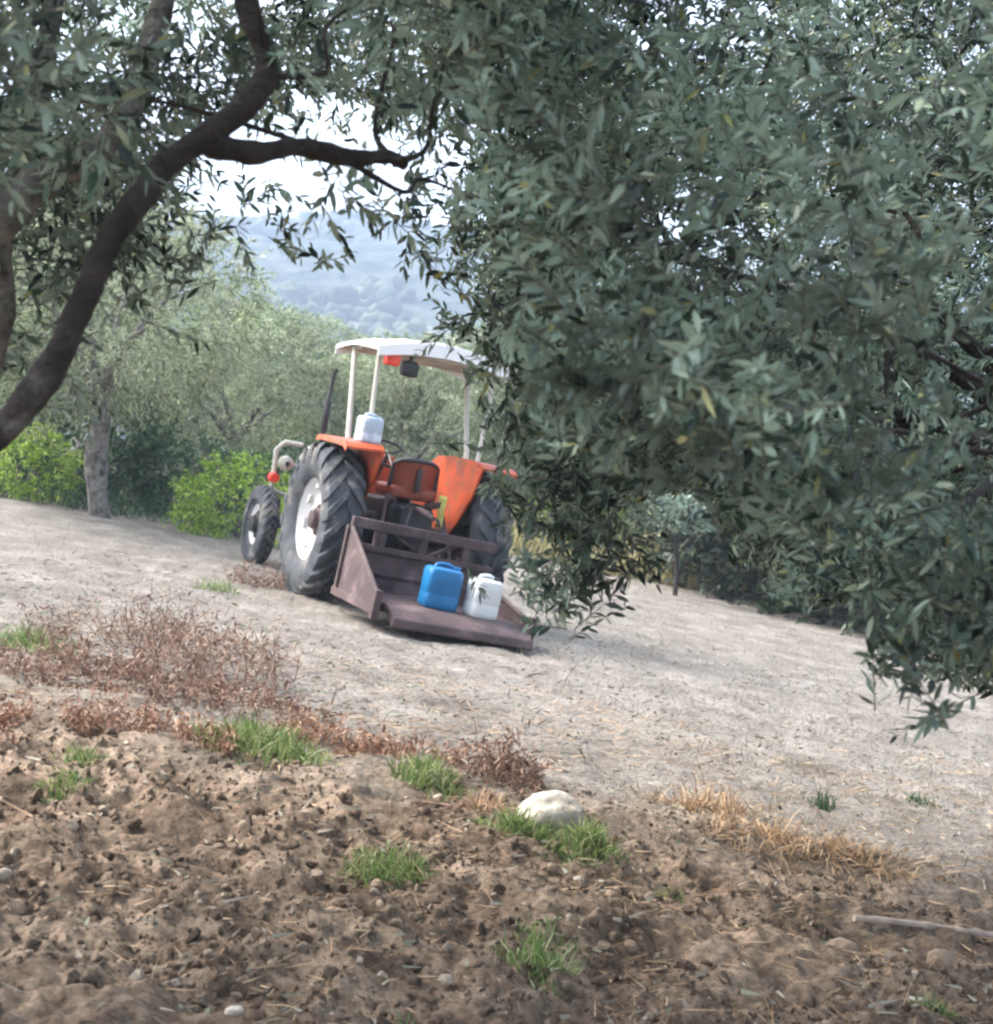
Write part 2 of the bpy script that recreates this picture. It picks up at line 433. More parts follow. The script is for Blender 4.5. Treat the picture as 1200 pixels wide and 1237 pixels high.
def sprays(rng, B, D, length, pairs, leafL, leafW, droop=.35, stem=.0022, stems=True):
    """twigs with opposite leaves; returns vertices, quads, material index (0 leaf, 1 twig)"""
    n = len(B); D = unit(D)
    ln = length * rng.uniform(.6, 1.3, n)
    t = np.linspace(.08, 1.0, pairs)
    g = np.array([0, 0, -1.0])
    dr = droop * rng.uniform(.3, 1.5, n)
    def pos(tt): return B[:, None, :] + D[:, None, :] * (ln[:, None] * tt)[..., None] + g * ((ln * dr)[:, None] * tt ** 2)[..., None]
    Pk = pos(np.tile(t, (n, 1)))
    T = unit(D[:, None, :] + g * (2 * dr[:, None] * t)[..., None])
    ref = unit(np.cross(T, unit(rng.normal(size=(n, 1, 3)))))
    bi = np.cross(T, ref)
    Ps, Ds, Ns, Ls, Ws = [], [], [], [], []
    for s in (0, 1):
        ph = (np.arange(pairs) % 2) * (math.pi / 2) + s * math.pi
        ph = ph[None, :] + rng.normal(0, .35, (n, pairs))
        side = ref * np.cos(ph)[..., None] + bi * np.sin(ph)[..., None]
        ang = rng.uniform(.45, 1.15, (n, pairs))[..., None]
        d = T * np.cos(ang) + side * np.sin(ang)
        nn = unit(np.cross(np.cross(d, side), d) + np.array([0, 0, .6]) + rng.normal(0, .35, d.shape))
        size = (.55 + .45 * np.sin(np.pi * np.clip(t * .85 + .12, 0, 1)))[None, :] * rng.uniform(.7, 1.2, (n, pairs))
        keep = rng.random((n, pairs)) > .08
        Ps.append(Pk[keep]); Ds.append(d[keep]); Ns.append(nn[keep])
        Ls.append((leafL * size)[keep]); Ws.append((leafW * size * rng.uniform(.85, 1.2, (n, pairs)))[keep])
    V, Q = leaves(np.concatenate(Ps), np.concatenate(Ds), np.concatenate(Ns), np.concatenate(Ls), np.concatenate(Ws))
    fm = np.zeros(len(Q), int)
    if stems:
        tt = np.tile(np.array([0, .35, .7, 1.0]), (n, 1)); C = pos(tt)          # (n,4,3)
        r = stem * np.array([1, .8, .55, .3])
        k3 = np.arange(3) * 2 * math.pi / 3
        T0 = T[:, :1, :]; rf = unit(np.cross(T0, np.array([.3, .2, 1.0]))); bb = np.cross(T0, rf)
        ring = rf[:, :, None, :] * np.cos(k3)[None, None, :, None] + bb[:, :, None, :] * np.sin(k3)[None, None, :, None]
        SV = (C[:, :, None, :] + ring * r[None, :, None, None]).reshape(-1, 3)
        base = (np.arange(n) * 12)[:, None]
        q = []
        for lv in range(3):
            for k in range(3):
                q.append([lv * 3 + k, lv * 3 + (k + 1) % 3, lv * 3 + 3 + (k + 1) % 3, lv * 3 + 3 + k])
        SQ = (base[:, None, :] + np.array(q)[None, :, :]).reshape(-1, 4) + len(V)
        V = np.concatenate([V, SV]); Q = np.concatenate([Q, SQ]); fm = np.concatenate([fm, np.ones(len(SQ), int)])
    return V, Q, fm

def limb(mb, rng, pts, r0, r1, n=12, sub=6, knob=.12):
    """gnarled tapering limb through the given points (Catmull-Rom)"""
    P = [np.array(p, float) for p in pts]
    P = [2 * P[0] - P[1]] + P + [2 * P[-1] - P[-2]]
    out = []
    for i in range(1, len(P) - 2):
        for k in range(sub):
            t = k / sub; a, b, c, d = P[i - 1:i + 3]
            out.append(.5 * (2 * b + (c - a) * t + (2 * a - 5 * b + 4 * c - d) * t * t + (3 * b - a - 3 * c + d) * t ** 3))
    out.append(P[-2])
    m = len(out); rad = []; ph = rng.uniform(0, 90)
    for k in range(m):
        r = r0 + (r1 - r0) * k / (m - 1)
        kk = np.array([k * .9 * 6 / sub + ph])
        w = vnoise(kk * .55, kk * 0, kk * 0, 3)[0] - .5
        rad.append(r * (1 + 2.6 * knob * w))
        out[k] = out[k] + r * .5 * np.array([vnoise(kk * .35, kk * 0 + 7.7 * c, kk * 0, 5)[0] - .5 for c in (1, 2, 3)])
    if n >= 12:
        fr = .35 / r0
        mb.tube(out, rad, n, rough=lambda q: 1 + .34 * (fbm(q[:, 0] * fr * 4, q[:, 1] * fr * 4, q[:, 2] * fr * 4, o=4, seed=4, gain=.65) - .5) + .10 * (np.abs(fbm(q[:, 0] * 60, q[:, 1] * 60, q[:, 2] * 22, o=2, seed=6) - .5) - .12))
    else:
        mb.tube(out, rad, n)
    return out

def inside(poly, x, y):
    poly = np.array(poly, float); r = np.zeros(len(x), bool); j = len(poly) - 1
    for i in range(len(poly)):
        xi, yi = poly[i]; xj, yj = poly[j]
        c = ((yi > y) != (yj > y)) & (x < (xj - xi) * (y - yi) / (yj - yi + 1e-9) + xi)
        r ^= c; j = i
    return r

def topx(p):
    return 600 + F * p[:, 0] / p[:, 1], HZ - F * (p[:, 2] - EYE) / p[:, 1]

def crown_points(rng, c, r, n, hollow=.35, clump=1.6, thr=.46, seed=0):
    """points through an uneven ellipsoidal crown, thick near its skin, with gaps between clumps"""
    c = np.array(c, float); r = np.array(r, float); out = []
    got = 0
    while got < n:
        u = rng.uniform(-1, 1, (n * 3, 3)); d = np.linalg.norm(u, axis=1)
        dirn = u / d[:, None]
        lump = .78 + .44 * fbm(dirn[:, 0] * 2.2 + 9, dirn[:, 1] * 2.2 + 9, dirn[:, 2] * 2.2 + 9, o=3, seed=seed + 3)
        q = d / lump
        keep = (q < 1) & (rng.random(len(u)) < np.clip((q - hollow) / (1 - hollow), .12, 1) ** 1.2)
        p = c + u * r
        dens = fbm(p[:, 0] * clump, p[:, 1] * clump, p[:, 2] * clump, o=2, seed=seed + 8)
        keep &= dens > thr
        out.append(p[keep]); got += keep.sum()
    return np.concatenate(out)[:n]

# ------------------------------------------------------------------ near olive trees
def near_trees():
    # right tree: a wide drooping crown, dark inside, its trunk just out of frame
    rng = np.random.default_rng(7)
    c, r = (2.25, 4.7, 2.75), (2.85, 3.5, 2.35)
    root = empty('olive_tree', (3.15, 5.6, float(gz(3.15, 5.6))))
    tag(root, 'big drooping olive tree whose dense dark crown fills the right half, beside the transport box', 'tree')
    o = np.array(root.location)
    p = crown_points(rng, c, r, 38000, hollow=.45, clump=1.7, thr=.49, seed=70)
    back = crown_points(rng, c, (2.85, 3.2, 2.35), 22000, hollow=.35, clump=1.7, thr=.38, seed=72)
    p = np.concatenate([p, back[(back[:, 1] > 5.2) & (back[:, 2] < 3.4)]])
    px, py = topx(p)
    outline = [(495, -400), (505, 60), (560, 150), (535, 240), (540, 300), (575, 350), (572, 430), (632, 500), (622, 560), (655, 600), (645, 690), (662, 740), (690, 725),
               (725, 700), (722, 640), (800, 605), (860, 620), (900, 690), (955, 735), (1060, 735), (1085, 835), (1150, 850), (1260, 850), (1500, 1100), (2600, 1100), (2600, -4000), (480, -4000)]
    j = 10
    ok = inside(outline, px + rng.normal(0, j, len(p)), py + rng.normal(0, j, len(p)) + 22) & (p[:, 2] > .65) & (p[:, 1] > 2.25)
    low = smooth(2.6, 1.9, p[:, 2]) * (p[:, 1] < 5.4)          # the lower front is open: one looks into the dark middle of the crown
    ok &= fbm(p[:, 0] * 1.15 + 4, p[:, 1] * 1.15, p[:, 2] * 1.15, o=2, seed=77) > .30 + .17 * low
    p = p[ok]
    off = (topx(p)[0] > 1330) | (topx(p)[1] < -160)
    p = p[~off | (rng.random(len(p)) < .55)]
    out = unit(p - np.array(c))
    D = unit(out * .7 + rng.normal(0, .50, p.shape) + np.array([0, 0, .40]))
    tip = p + D * .16 - [0, 0, .03]; tx_, ty_ = topx(tip); near = (p[:, 1] < 1.2) | (tip[:, 1] < 1.2)
    keep = near | inside(outline, tx_, ty_ - 6)
    p, D = p[keep], D[keep]
    hang = []
    for path, k, sp in [([(655, 470, 4.4), (676, 620, 4.25), (655, 735, 4.15)], 60, .08), ([(735, 500, 4.6), (742, 640, 4.45), (706, 712, 4.35)], 44, .10), ([(702, 560, 4.9), (690, 700, 4.8)], 36, .12),
                        ([(955, 690, 3.8), (976, 775, 3.7)], 9, .05), ([(1120, 620, 3.3), (1140, 765, 3.15)], 56, .12), ([(1190, 640, 2.9), (1180, 750, 2.8)], 44, .12), ([(572, 290, 4.8), (602, 450, 4.6)], 32, .08), ([(622, 400, 4.6), (645, 620, 4.5)], 40, .08)]:
        q = np.array([at(*w) for w in path]); t = rng.random(k) * (len(q) - 1); i0 = np.minimum(t.astype(int), len(q) - 2); f = (t - i0)[:, None]
        hang.append(q[i0] * (1 - f) + q[i0 + 1] * f + rng.normal(0, sp, (k, 3)))
    hang = np.concatenate(hang)
    Dh = unit(rng.normal(0, .6, hang.shape) + [0, 0, -.15]); hx_, hy_ = topx(hang + Dh * .17); k_ = (hy_ < 775) | (hx_ > 1060)
    p = np.concatenate([p, hang[k_]]); D = np.concatenate([D, Dh[k_]])
    V, Q, fm = sprays(rng, p - D * .1, D, .165, 9, .056, .0150, droop=.02)
    print('right crown twigs', len(p), 'faces', len(Q))
    link('crown', npmesh('right_crown', V - o, Q, [M['olive_leaf'], M['twig']], fm), root)
    mb = MB()
    tx, ty, tz = o
    top = limb(mb, rng, [(tx, ty, tz - .15), (tx - .05, ty - .05, tz + .5), (tx - .15, ty, tz + 1.1), (tx - .3, ty - .05, tz + 1.6)], .26, .17, 14)[-1]
    for e in [at(730, 470, 4.7), at(770, 500, 4.8), at(1150, 620, 3.4), at(1090, 340, 4.6), at(900, 470, 5.2), at(760, 300, 5.6), at(1180, 120, 4.4), at(860, 150, 6.2), (2.6, 6.9, 2.6), (3.6, 6.2, 3.6), (3.9, 4.6, 3.0), (2.6, 3.6, 2.6)]:
        e = np.array(e); mid = (top + e) / 2 + rng.normal(0, .12, 3) + np.array([0, 0, .25])
        q = limb(mb, rng, [top, mid, e], .040, .010, 9)
        for k in range(4):
            s = q[rng.integers(len(q) // 2, len(q))]; f = s + unit(rng.normal(size=3) * [1, 1, .5] + np.array([0, .4, .7])) * rng.uniform(.25, .55)
            limb(mb, rng, [s, (s + f) / 2 + rng.normal(0, .06, 3), f], .016, .004, 6, sub=4)
    t = mb.build('trunk', M['bark_dark'], root)
    t.data.transform(Matrix.Translation(-Vector(o)))

    # left tree: dark arching limb across the upper left corner
    rng = np.random.default_rng(17)
    root = empty('olive_tree', (-2.15, 2.75, float(gz(-2.15, 2.75))))
    tag(root, 'olive tree at upper left with dark bent limb arching over the view', 'tree')
    o = np.array(root.location)
    mb = MB()
    tx, ty, tz = o
    fork = np.array([tx + .1, ty, tz + .75])
    limb(mb, rng, [(tx, ty, tz - .15), (tx + .03, ty, tz + .4), fork], .20, .15, 14)
    main = limb(mb, rng, [fork, at(-330, 760, 2.66), at(-120, 610, 2.66), at(20, 505, 2.7), at(95, 385, 2.76), at(150, 270, 2.82), at(225, 190, 2.9), at(300, 135, 2.96), at(327, 88, 3.0), at(303, 15, 3.05), at(285, -120, 3.15), at(330, -300, 3.4)], .032, .022, 40, sub=24, knob=.10)
    a2 = limb(mb, rng, [at(245, 175, 2.92), at(300, 186, 2.98), at(370, 184, 3.08), at(430, 194, 3.15), at(470, 194, 3.25), at(490, 203, 3.3)], .027, .013, 28, sub=20, knob=.14)
    mg = MB()
    a3 = limb(mg, rng, [fork, at(-260, 500, 3.3), at(-60, 330, 3.5), at(15, 262, 3.6), at(75, 208, 3.7), at(135, 178, 3.8), at(190, 60, 4.0), at(215, -60, 4.2), at(260, -200, 4.5)], .056, .028, 24, sub=14)
    a4 = limb(mg, rng, [fork + [0, .05, -.2], at(-120, 560, 3.9), at(-14, 440, 3.9), at(2, 330, 3.9), at(10, 262, 3.95), at(60, 100, 4.1), at(80, -120, 4.3)], .05, .03, 24, sub=14)
    for src in (main[140:], a2[30:], a2[60:]):
        for k in range(2):
            s = np.array(src[rng.integers(0, len(src))]); f = s + unit(rng.normal(size=3) * [.8, .4, .4] + np.array([.2, .5, .9])) * rng.uniform(.25, .55)
            limb(mb, rng, [s, s * .65 + f * .35 + rng.normal(0, .04, 3), s * .3 + f * .7 + rng.normal(0, .05, 3), f], .008, .003, 6, sub=4)
    t2 = mg.build('limb', M['bark_grey'], root); t2.data.transform(Matrix.Translation(-Vector(o)))
    t = mb.build('trunk', M['bark_dark'], root)
    t.data.transform(Matrix.Translation(-Vector(o)))
    p = crown_points(rng, (-.9, 3.4, 3.2), (2.7, 3.3, 1.5), 33000, hollow=.1, clump=1.9, thr=.45, seed=90)
    px, py = topx(p)
    outline = [(-900, -2000), (590, -2000), (590, 60), (570, 180), (490, 170), (440, 150), (290, 145), (235, 185), (190, 225), (165, 330), (70, 430), (-40, 450), (-900, 600)]
    ok = inside(outline, px + rng.normal(0, 10, len(p)), py + rng.normal(0, 10, len(p)) + 25) & ((p[:, 1] > 2.4) | (p[:, 2] > 2.75)) & ~((px < 170) & (py > 190) & (p[:, 1] < 3.7))
    dense = np.where((px > 400) & (py > -60), 1.0, .9) * np.where((px < 260) & (py > 230), .5, 1.0)
    ok &= rng.random(len(p)) < dense
    p = p[ok]
    t_ = rng.random(46)[:, None]; p = np.concatenate([p, at(70, 190, 4.3) * (1 - t_) + at(112, 290, 4.2) * t_ + rng.normal(0, .10, (46, 3))])
    for path, k, sp in [([(425, 205, 3.4), (436, 290, 3.35)], 7, .04), ([(255, 215, 4.2), (285, 300, 4.2)], 12, .12), ([(160, 240, 4.2), (190, 350, 4.2)], 26, .12), ([(330, 190, 4.0), (380, 240, 4.0)], 12, .12), ([(500, 190, 4.4), (520, 285, 4.4)], 22, .09), ([(10, 380, 4.4), (60, 460, 4.4)], 24, .14)]:
        t_ = rng.random(k)[:, None]; p = np.concatenate([p, at(*path[0]) * (1 - t_) + at(*path[1]) * t_ + rng.normal(0, sp, (k, 3))])
    D = unit(rng.normal(0, .7, p.shape) + np.array([.1, -.05, -.05]))
    b_ = crown_points(rng, (-.2, -1.7, 2.4), (4.6, 2.2, 2.2), 9000, hollow=.2, clump=1.0, thr=.36, seed=95)   # unseen extra sprays, added behind the viewpoint to shade the scene
    b_ = b_[(b_[:, 1] < -.45) & (b_[:, 2] > .6)]
    p = np.concatenate([p, b_]); D = np.concatenate([D, unit(rng.normal(0, .7, b_.shape) - [0, 0, .1])])
    V, Q, fm = sprays(rng, p, D, .18, 8, .054, .0155, droop=.02)
    print('left crown twigs', len(p))
    link('crown', npmesh('left_crown', V - o, Q, [M['olive_leaf'], M['twig']], fm), root)
near_trees()

# ------------------------------------------------------------------ olives and shrubs beyond the field
def far_crown_mesh(name, seed, r, n, leafL, leafW, m, thr=.49, clump=.9):
    rng = np.random.default_rng(seed)
    p = crown_points(rng, (0, 0, 0), r, n, hollow=.35, clump=clump * 2 / max(r[0], .5), thr=thr, seed=seed)
    D = unit(p / np.array(r) + rng.normal(0, .6, p.shape) + np.array([0, 0, .25]))
    V, Q, fm = sprays(rng, p, D, leafL * 3.6, 6, leafL, leafW, droop=.3, stem=.006)
    return npmesh(name, V, Q, [m, M['twig']], fm)

def far_trunk_mesh(name, seed, h, r):
    rng = np.random.default_rng(seed); mb = MB()
    q = limb(mb, rng, [(0, 0, -.3), (.05, .02, h * .5), (-.03, .05, h)], r, r * .7, 10)
    for k in range(6):
        a = k * 1.05 + rng.uniform(0, .6); e = q[-1] + np.array([math.cos(a) * 1.0, math.sin(a) * 1.0, rng.uniform(.5, 1.5)])
        limb(mb, rng, [q[-1], (q[-1] + e) / 2 + np.array([0, 0, .2]), e], r * .45, r * .12, 7, sub=4)
    o = mb.build('trunk', M['bark_grey']); m = o.data; m.name = name
    bpy.data.objects.remove(o)
    return m

CR = [far_crown_mesh('far_crown', 100 + k, (2.0, 2.0, 1.55), 2600, .10, .026, M['olive_far']) for k in range(3)]
TR = [far_trunk_mesh('far_trunk', 120 + k, 1.1, .16) for k in range(3)]
TREES = [  # px, distance, scale, crown centre above ground, label
    (20, 22.0, 1.10, 2.5, 'grey-green olive tree beyond the field, leftmost, behind the dark arching limb'),
    (122, 17.2, .95, 2.7, 'pale olive tree left of the tractor, its slim trunk standing clear on the bare bank'),
    (285, 25.5, 1.05, 1.9, 'olive tree beyond the field behind the tractor\'s front wheel'),
    (395, 29.0, 1.05, 1.9, 'olive tree right behind the tractor\'s exhaust pipe'),
    (490, 27.0, 1.05, 1.75, 'silvery olive tree seen under the tractor\'s canopy'),
    (585, 29.5, 1.25, 2.3, 'olive tree behind the canopy\'s right end'),
    (700, 33.0, 1.35, 2.4, 'olive tree half hidden behind the drooping crown, right of the tractor'),
    (835, 31.0, 1.35, 2.5, 'olive tree behind the drooping crown above the sapling'),
    (985, 27.5, 1.35, 2.4, 'dark olive tree low behind the right-hand crown'),
    (1130, 25.5, 1.35, 2.4, 'olive tree at the far right edge behind the drooping crown'),
    (-70, 25.0, 1.25, 2.6, 'olive tree at the far left edge beyond the field'),
    (110, 36.0, 1.5, 3.6, 'tall pale olive tree in the second row, upper left'),
    (225, 40.0, 1.45, 2.9, 'tall olive tree in the second row just left of the hazy hill'),
    (350, 46.0, 1.4, 2.9, 'olive tree in the second row below the hazy hill'),
    (455, 50.0, 1.4, 3.0, 'small olive tree far off just above the white canopy'),
    (545, 48.0, 1.5, 3.2, 'olive tree far off behind the canopy, right of the hazy hill'),
]
rngT = np.random.default_rng(5)
for i, (px, Y, s, hc, lab) in enumerate(TREES):
    x = (px - 600) / F * Y; z = float(land(x, Y))
    root = empty('olive_tree', (x, Y, z))
    root.rotation_euler[2] = rngT.uniform(0, 6.28)
    tag(root, lab, 'tree', 'olive trees beyond the field')
    c = link('crown', CR[i % 3], root, (0, 0, hc)); c.scale = (s, s, s * rngT.uniform(.9, 1.1))
    t = link('trunk', TR[i % 3], root); t.scale = (s, s, max(.8, hc / 2.2))

SH = {'dark': far_crown_mesh('shrub_crown', 140, (.8, .8, .6), 420, .085, .034, M['shrub_dark'], thr=.44),
      'deep': far_crown_mesh('shrub_crown', 142, (.8, .8, .6), 620, .085, .034, M['shrub_deep'], thr=.40),
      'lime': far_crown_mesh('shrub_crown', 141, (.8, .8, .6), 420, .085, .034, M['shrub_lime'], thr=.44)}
SHRUBS = [
    (25, 18.0, .8, 'lime', 'bright green bush at the left edge of the field'),
    (110, 19.6, 1.5, 'dark', 'dark green bush between the bright bush and the pale olive trunk'),
    (215, 19.6, 1.1, 'dark', 'low dark bush right of the pale olive trunk'),
    (292, 17.6, .9, 'lime', 'yellow-green bush just behind the tractor\'s front wheel'),
    (345, 22.0, 1.1, 'dark', 'dark green bush hidden behind the tractor\'s big left wheel'),
    (790, 25.0, .95, 'dark', 'green bush behind the sapling under the drooping crown'),
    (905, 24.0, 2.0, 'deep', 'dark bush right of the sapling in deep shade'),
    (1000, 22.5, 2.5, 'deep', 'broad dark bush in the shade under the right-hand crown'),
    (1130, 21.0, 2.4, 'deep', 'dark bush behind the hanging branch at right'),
    (690, 27.5, 1.2, 'lime', 'pale green bush to the right of the transport box'),
]
for px, Y, s, k, lab in SHRUBS:
    x = (px - 600) / F * Y; z = float(land(x, Y))
    root = empty('shrub', (x, Y, z)); root.rotation_euler[2] = rngT.uniform(0, 6.28)
    tag(root, lab, 'bush', 'bushes along the far edge of the field')
    c = link('crown', SH[k], root, (0, 0, .42 * s)); c.scale = (s, s, s)
    mb = MB(); r_ = np.random.default_rng(int(px))
    for a in range(5):
        e = np.array([math.cos(a * 1.3) * .35 * s, math.sin(a * 1.3) * .35 * s, .55 * s])
        limb(mb, r_, [(e[0] * .1, e[1] * .1, -.05), e * .5, e], .03, .01, 6, sub=3)
    mb.build('stem', M['bark_grey'], root)

# sapling
def sapling():
    rng = np.random.default_rng(33)
    b = at(815, 713, 15.0); z = float(gz(b[0], 15.0))
    Y = 21.0; x = (816 - 600) / F * Y; z = float(gz(x, Y))
    root = empty('sapling', (x, Y, z))
    tag(root, 'young sapling with thin dark stem and large blue-green leaves on top', 'sapling')
    mb = MB(); limb(mb, rng, [(0, 0, -.05), (.03, 0, .5), (-.01, 0, 1.0), (.06, 0, 1.35)], .04, .018, 8)
    for e in [(.35, .1, 1.1), (-.25, 0, 1.2), (.2, -.1, 1.45)]: limb(mb, rng, [(0.0, 0, .75), np.array(e) * .7 + np.array([0, 0, .25]), e], .016, .006, 6, sub=4)
    mb.build('stem', M['bark_dark'], root)
    p = np.array([.08, 0, 1.3]) + rng.normal(0, 1, (70, 3)) * np.array([.22, .22, .16])
    V, Q, fm = sprays(rng, p, rng.normal(0, .6, p.shape) + [0, 0, .4], .3, 5, .17, .05, droop=.4)
    link('crown', npmesh('sapling_crown', V, Q, [M['olive_leaf'], M['twig']], fm), root)
sapling()

# ------------------------------------------------------------------ tractor
M['orange'] = mat('orange_paint', (.42, .066, .016), .5, var=.3, vscale=4, wear=(.20, .085, .05), wear_amt=.44, wscale=7, bump=.05, bscale=30)
M['seat'] = mat('worn_orange_vinyl', (.19, .035, .014), .5, var=.3, vscale=5, wear=(.14, .03, .015), wear_amt=.4)
M['orange_pale'] = mat('faded_orange_paint', (.66, .24, .12), .5, var=.2, vscale=4)
M['white_rim'] = mat('white_rim_paint', (.46, .455, .44), .5, var=.10, vscale=5, wear=(.36, .30, .26), wear_amt=.33, wscale=6)
M['rubber'] = mat('dusty_rubber', (.045, .050, .056), .85, var=.5, vscale=7, wear=(.15, .135, .115), wear_amt=.42, wscale=4, bump=.15, bscale=60)
M['canopy'] = mat('white_canopy_paint', (.74, .73, .71), .45, var=.06, vscale=3)
M['cream'] = mat('cream_paint', (.44, .42, .35), .55, var=.15, vscale=6, wear=(.30, .22, .14), wear_amt=.3, wscale=8)
M['dark_metal'] = mat('greasy_metal', (.028, .027, .028), .6, metal=.2, var=.4, vscale=8, bump=.2)
M['rust'] = mat('rusty_plate', (.062, .038, .037), .75, var=.4, vscale=5, wear=(.115, .078, .078), wear_amt=.42, wscale=3.5, bump=.2, bscale=50)
M['black'] = mat('black_plastic', (.015, .015, .016), .5)
M['red_lens'] = mat('red_lens', (.75, .06, .03), .25, spec=.7)
M['blue_can'] = mat('blue_plastic', (.006, .13, .31), .42, var=.2, vscale=6, wear=(.02, .19, .38), wear_amt=.38, wscale=7)
M['white_can'] = mat('white_plastic', (.56, .58, .57), .45, var=.08, vscale=6, wear=(.50, .49, .45), wear_amt=.36, wscale=9)
M['pale_can'] = mat('pale_blue_plastic', (.36, .44, .52), .45, var=.1, vscale=6, wear=(.58, .61, .64), wear_amt=.45, wscale=9)
M['yellow_cloth'] = mat('yellow_cloth', (.62, .58, .16), .9, var=.2, vscale=20)
M['glass'] = mat('lamp_glass', (.55, .56, .55), .15, spec=.8)

TYAW = math.radians(25.5)
TO = Vector((-1.10, 13.45, float(land(-1.10, 13.45)) - .01))
_n3 = Vector((SLOPE, 0, 1)).normalized()
_h3 = Vector((-math.sin(TYAW), math.cos(TYAW), 0)); _h3 = (_h3 - _n3 * _h3.dot(_n3)).normalized()
_r3 = _h3.cross(_n3)
TM = Matrix(((_r3.x, _h3.x, _n3.x, TO.x), (_r3.y, _h3.y, _n3.y, TO.y), (_r3.z, _h3.z, _n3.z, TO.z), (0, 0, 0, 1)))   # x right, y forward, z up

def put(o, local, rz=0.0):
    o.matrix_world = TM @ Matrix.Translation(Vector(local)) @ Matrix.Rotation(rz, 4, 'Z')
    return o

YZ = Matrix(((0, 0, 1, 0), (1, 0, 0, 0), (0, 1, 0, 0), (0, 0, 0, 1)))     # prism (u,v,w) -> (y,z,x)

def wheel(tr, name, x, y, R, w, rim_r, lugs, side):
    """hub plate part with tyre and rim under it; side +1 faces right"""
    hub = MB()
    hub.lathe([(-.06, .02), (-.06, .16), (.02, .16), (.03, .15), (.05, .09), (.10, .085), (.11, .06), (.11, .001)], 32)
    for k in range(8):
        a = k * math.pi / 4; hub.tube([(.02, .125 * math.cos(a), .125 * math.sin(a)), (.05, .125 * math.cos(a), .125 * math.sin(a))], .014, 6)
    h = hub.build(name, M['rust'] if name == 'rear_wheel' else M['dark_metal'], tr, (x, y, R - .015))
    if side < 0: h.rotation_euler[2] = math.pi
    t = MB(); b = w / 2; r0 = R - .035
    prof = [(-b * .62, rim_r - .015), (-b * .80, rim_r + .01), (-b * .98, rim_r + (R - rim_r) * .35), (-b * 1.0, rim_r + (R - rim_r) * .6), (-b * .90, r0 - .03), (-b * .6, r0 - .004), (0, r0),
            (b * .6, r0 - .004), (b * .90, r0 - .03), (b * 1.0, rim_r + (R - rim_r) * .6), (b * .98, rim_r + (R - rim_r) * .35), (b * .80, rim_r + .01), (b * .62, rim_r - .015)]
    t.lathe(prof, 72)
    for k in range(lugs):
        for s in (-1, 1):
            a0 = 2 * math.pi * (k + (.5 if s > 0 else 0)) / lugs
            secs = []
            for u, ro, lo in ((-.02, R, r0 - .01), (.35, R, r0 - .012), (.7, R - .008, r0 - .02), (.95, R - .03, r0 - .05), (1.04, R - .10, r0 - .12)):
                ang = a0 - u * (.46 if lugs < 25 else .3) * .75; hw = (.034 + .01 * u) / R
                secs.append([t.bm.verts.new((s * u * b, rr * math.cos(ang + e), rr * math.sin(ang + e))) for rr, e in ((lo, -hw * 1.3), (ro, -hw), (ro, hw), (lo, hw * 1.3))])
            for A, B in zip(secs, secs[1:]):
                for q in range(4): t.bm.faces.new((A[q], A[(q + 1) % 4], B[(q + 1) % 4], B[q]))
            t.bm.faces.new(secs[0]); t.bm.faces.new(secs[-1][::-1])
    t.build('tyre', M['rubber'], h, smooth_angle=40)
    r = MB()
    r.lathe([(-b * .60, rim_r - .05), (-b * .66, rim_r + .012), (-b * .60, rim_r + .014), (-b * .5, rim_r - .03), (b * .30, rim_r - .05), (b * .52, rim_r - .035), (b * .62, rim_r + .016), (b * .68, rim_r + .012), (b * .60, rim_r - .01),
             (b * .42, rim_r - .06), (b * .18, rim_r - .10), (b * .10, rim_r * .62), (b * .16, rim_r * .5), (b * .16, .14), (.0, .13)], 64)
    if R > .6:
        for k in range(8):
            a = k * math.pi / 4 + .2; rr = rim_r - .085
            r.box((b * .25, rr * math.cos(a), rr * math.sin(a)), (.05, .05, .09), Matrix.Rotation(a, 3, 'X'), .006)
    r.build('rim', M['white_rim'], h)
    return h

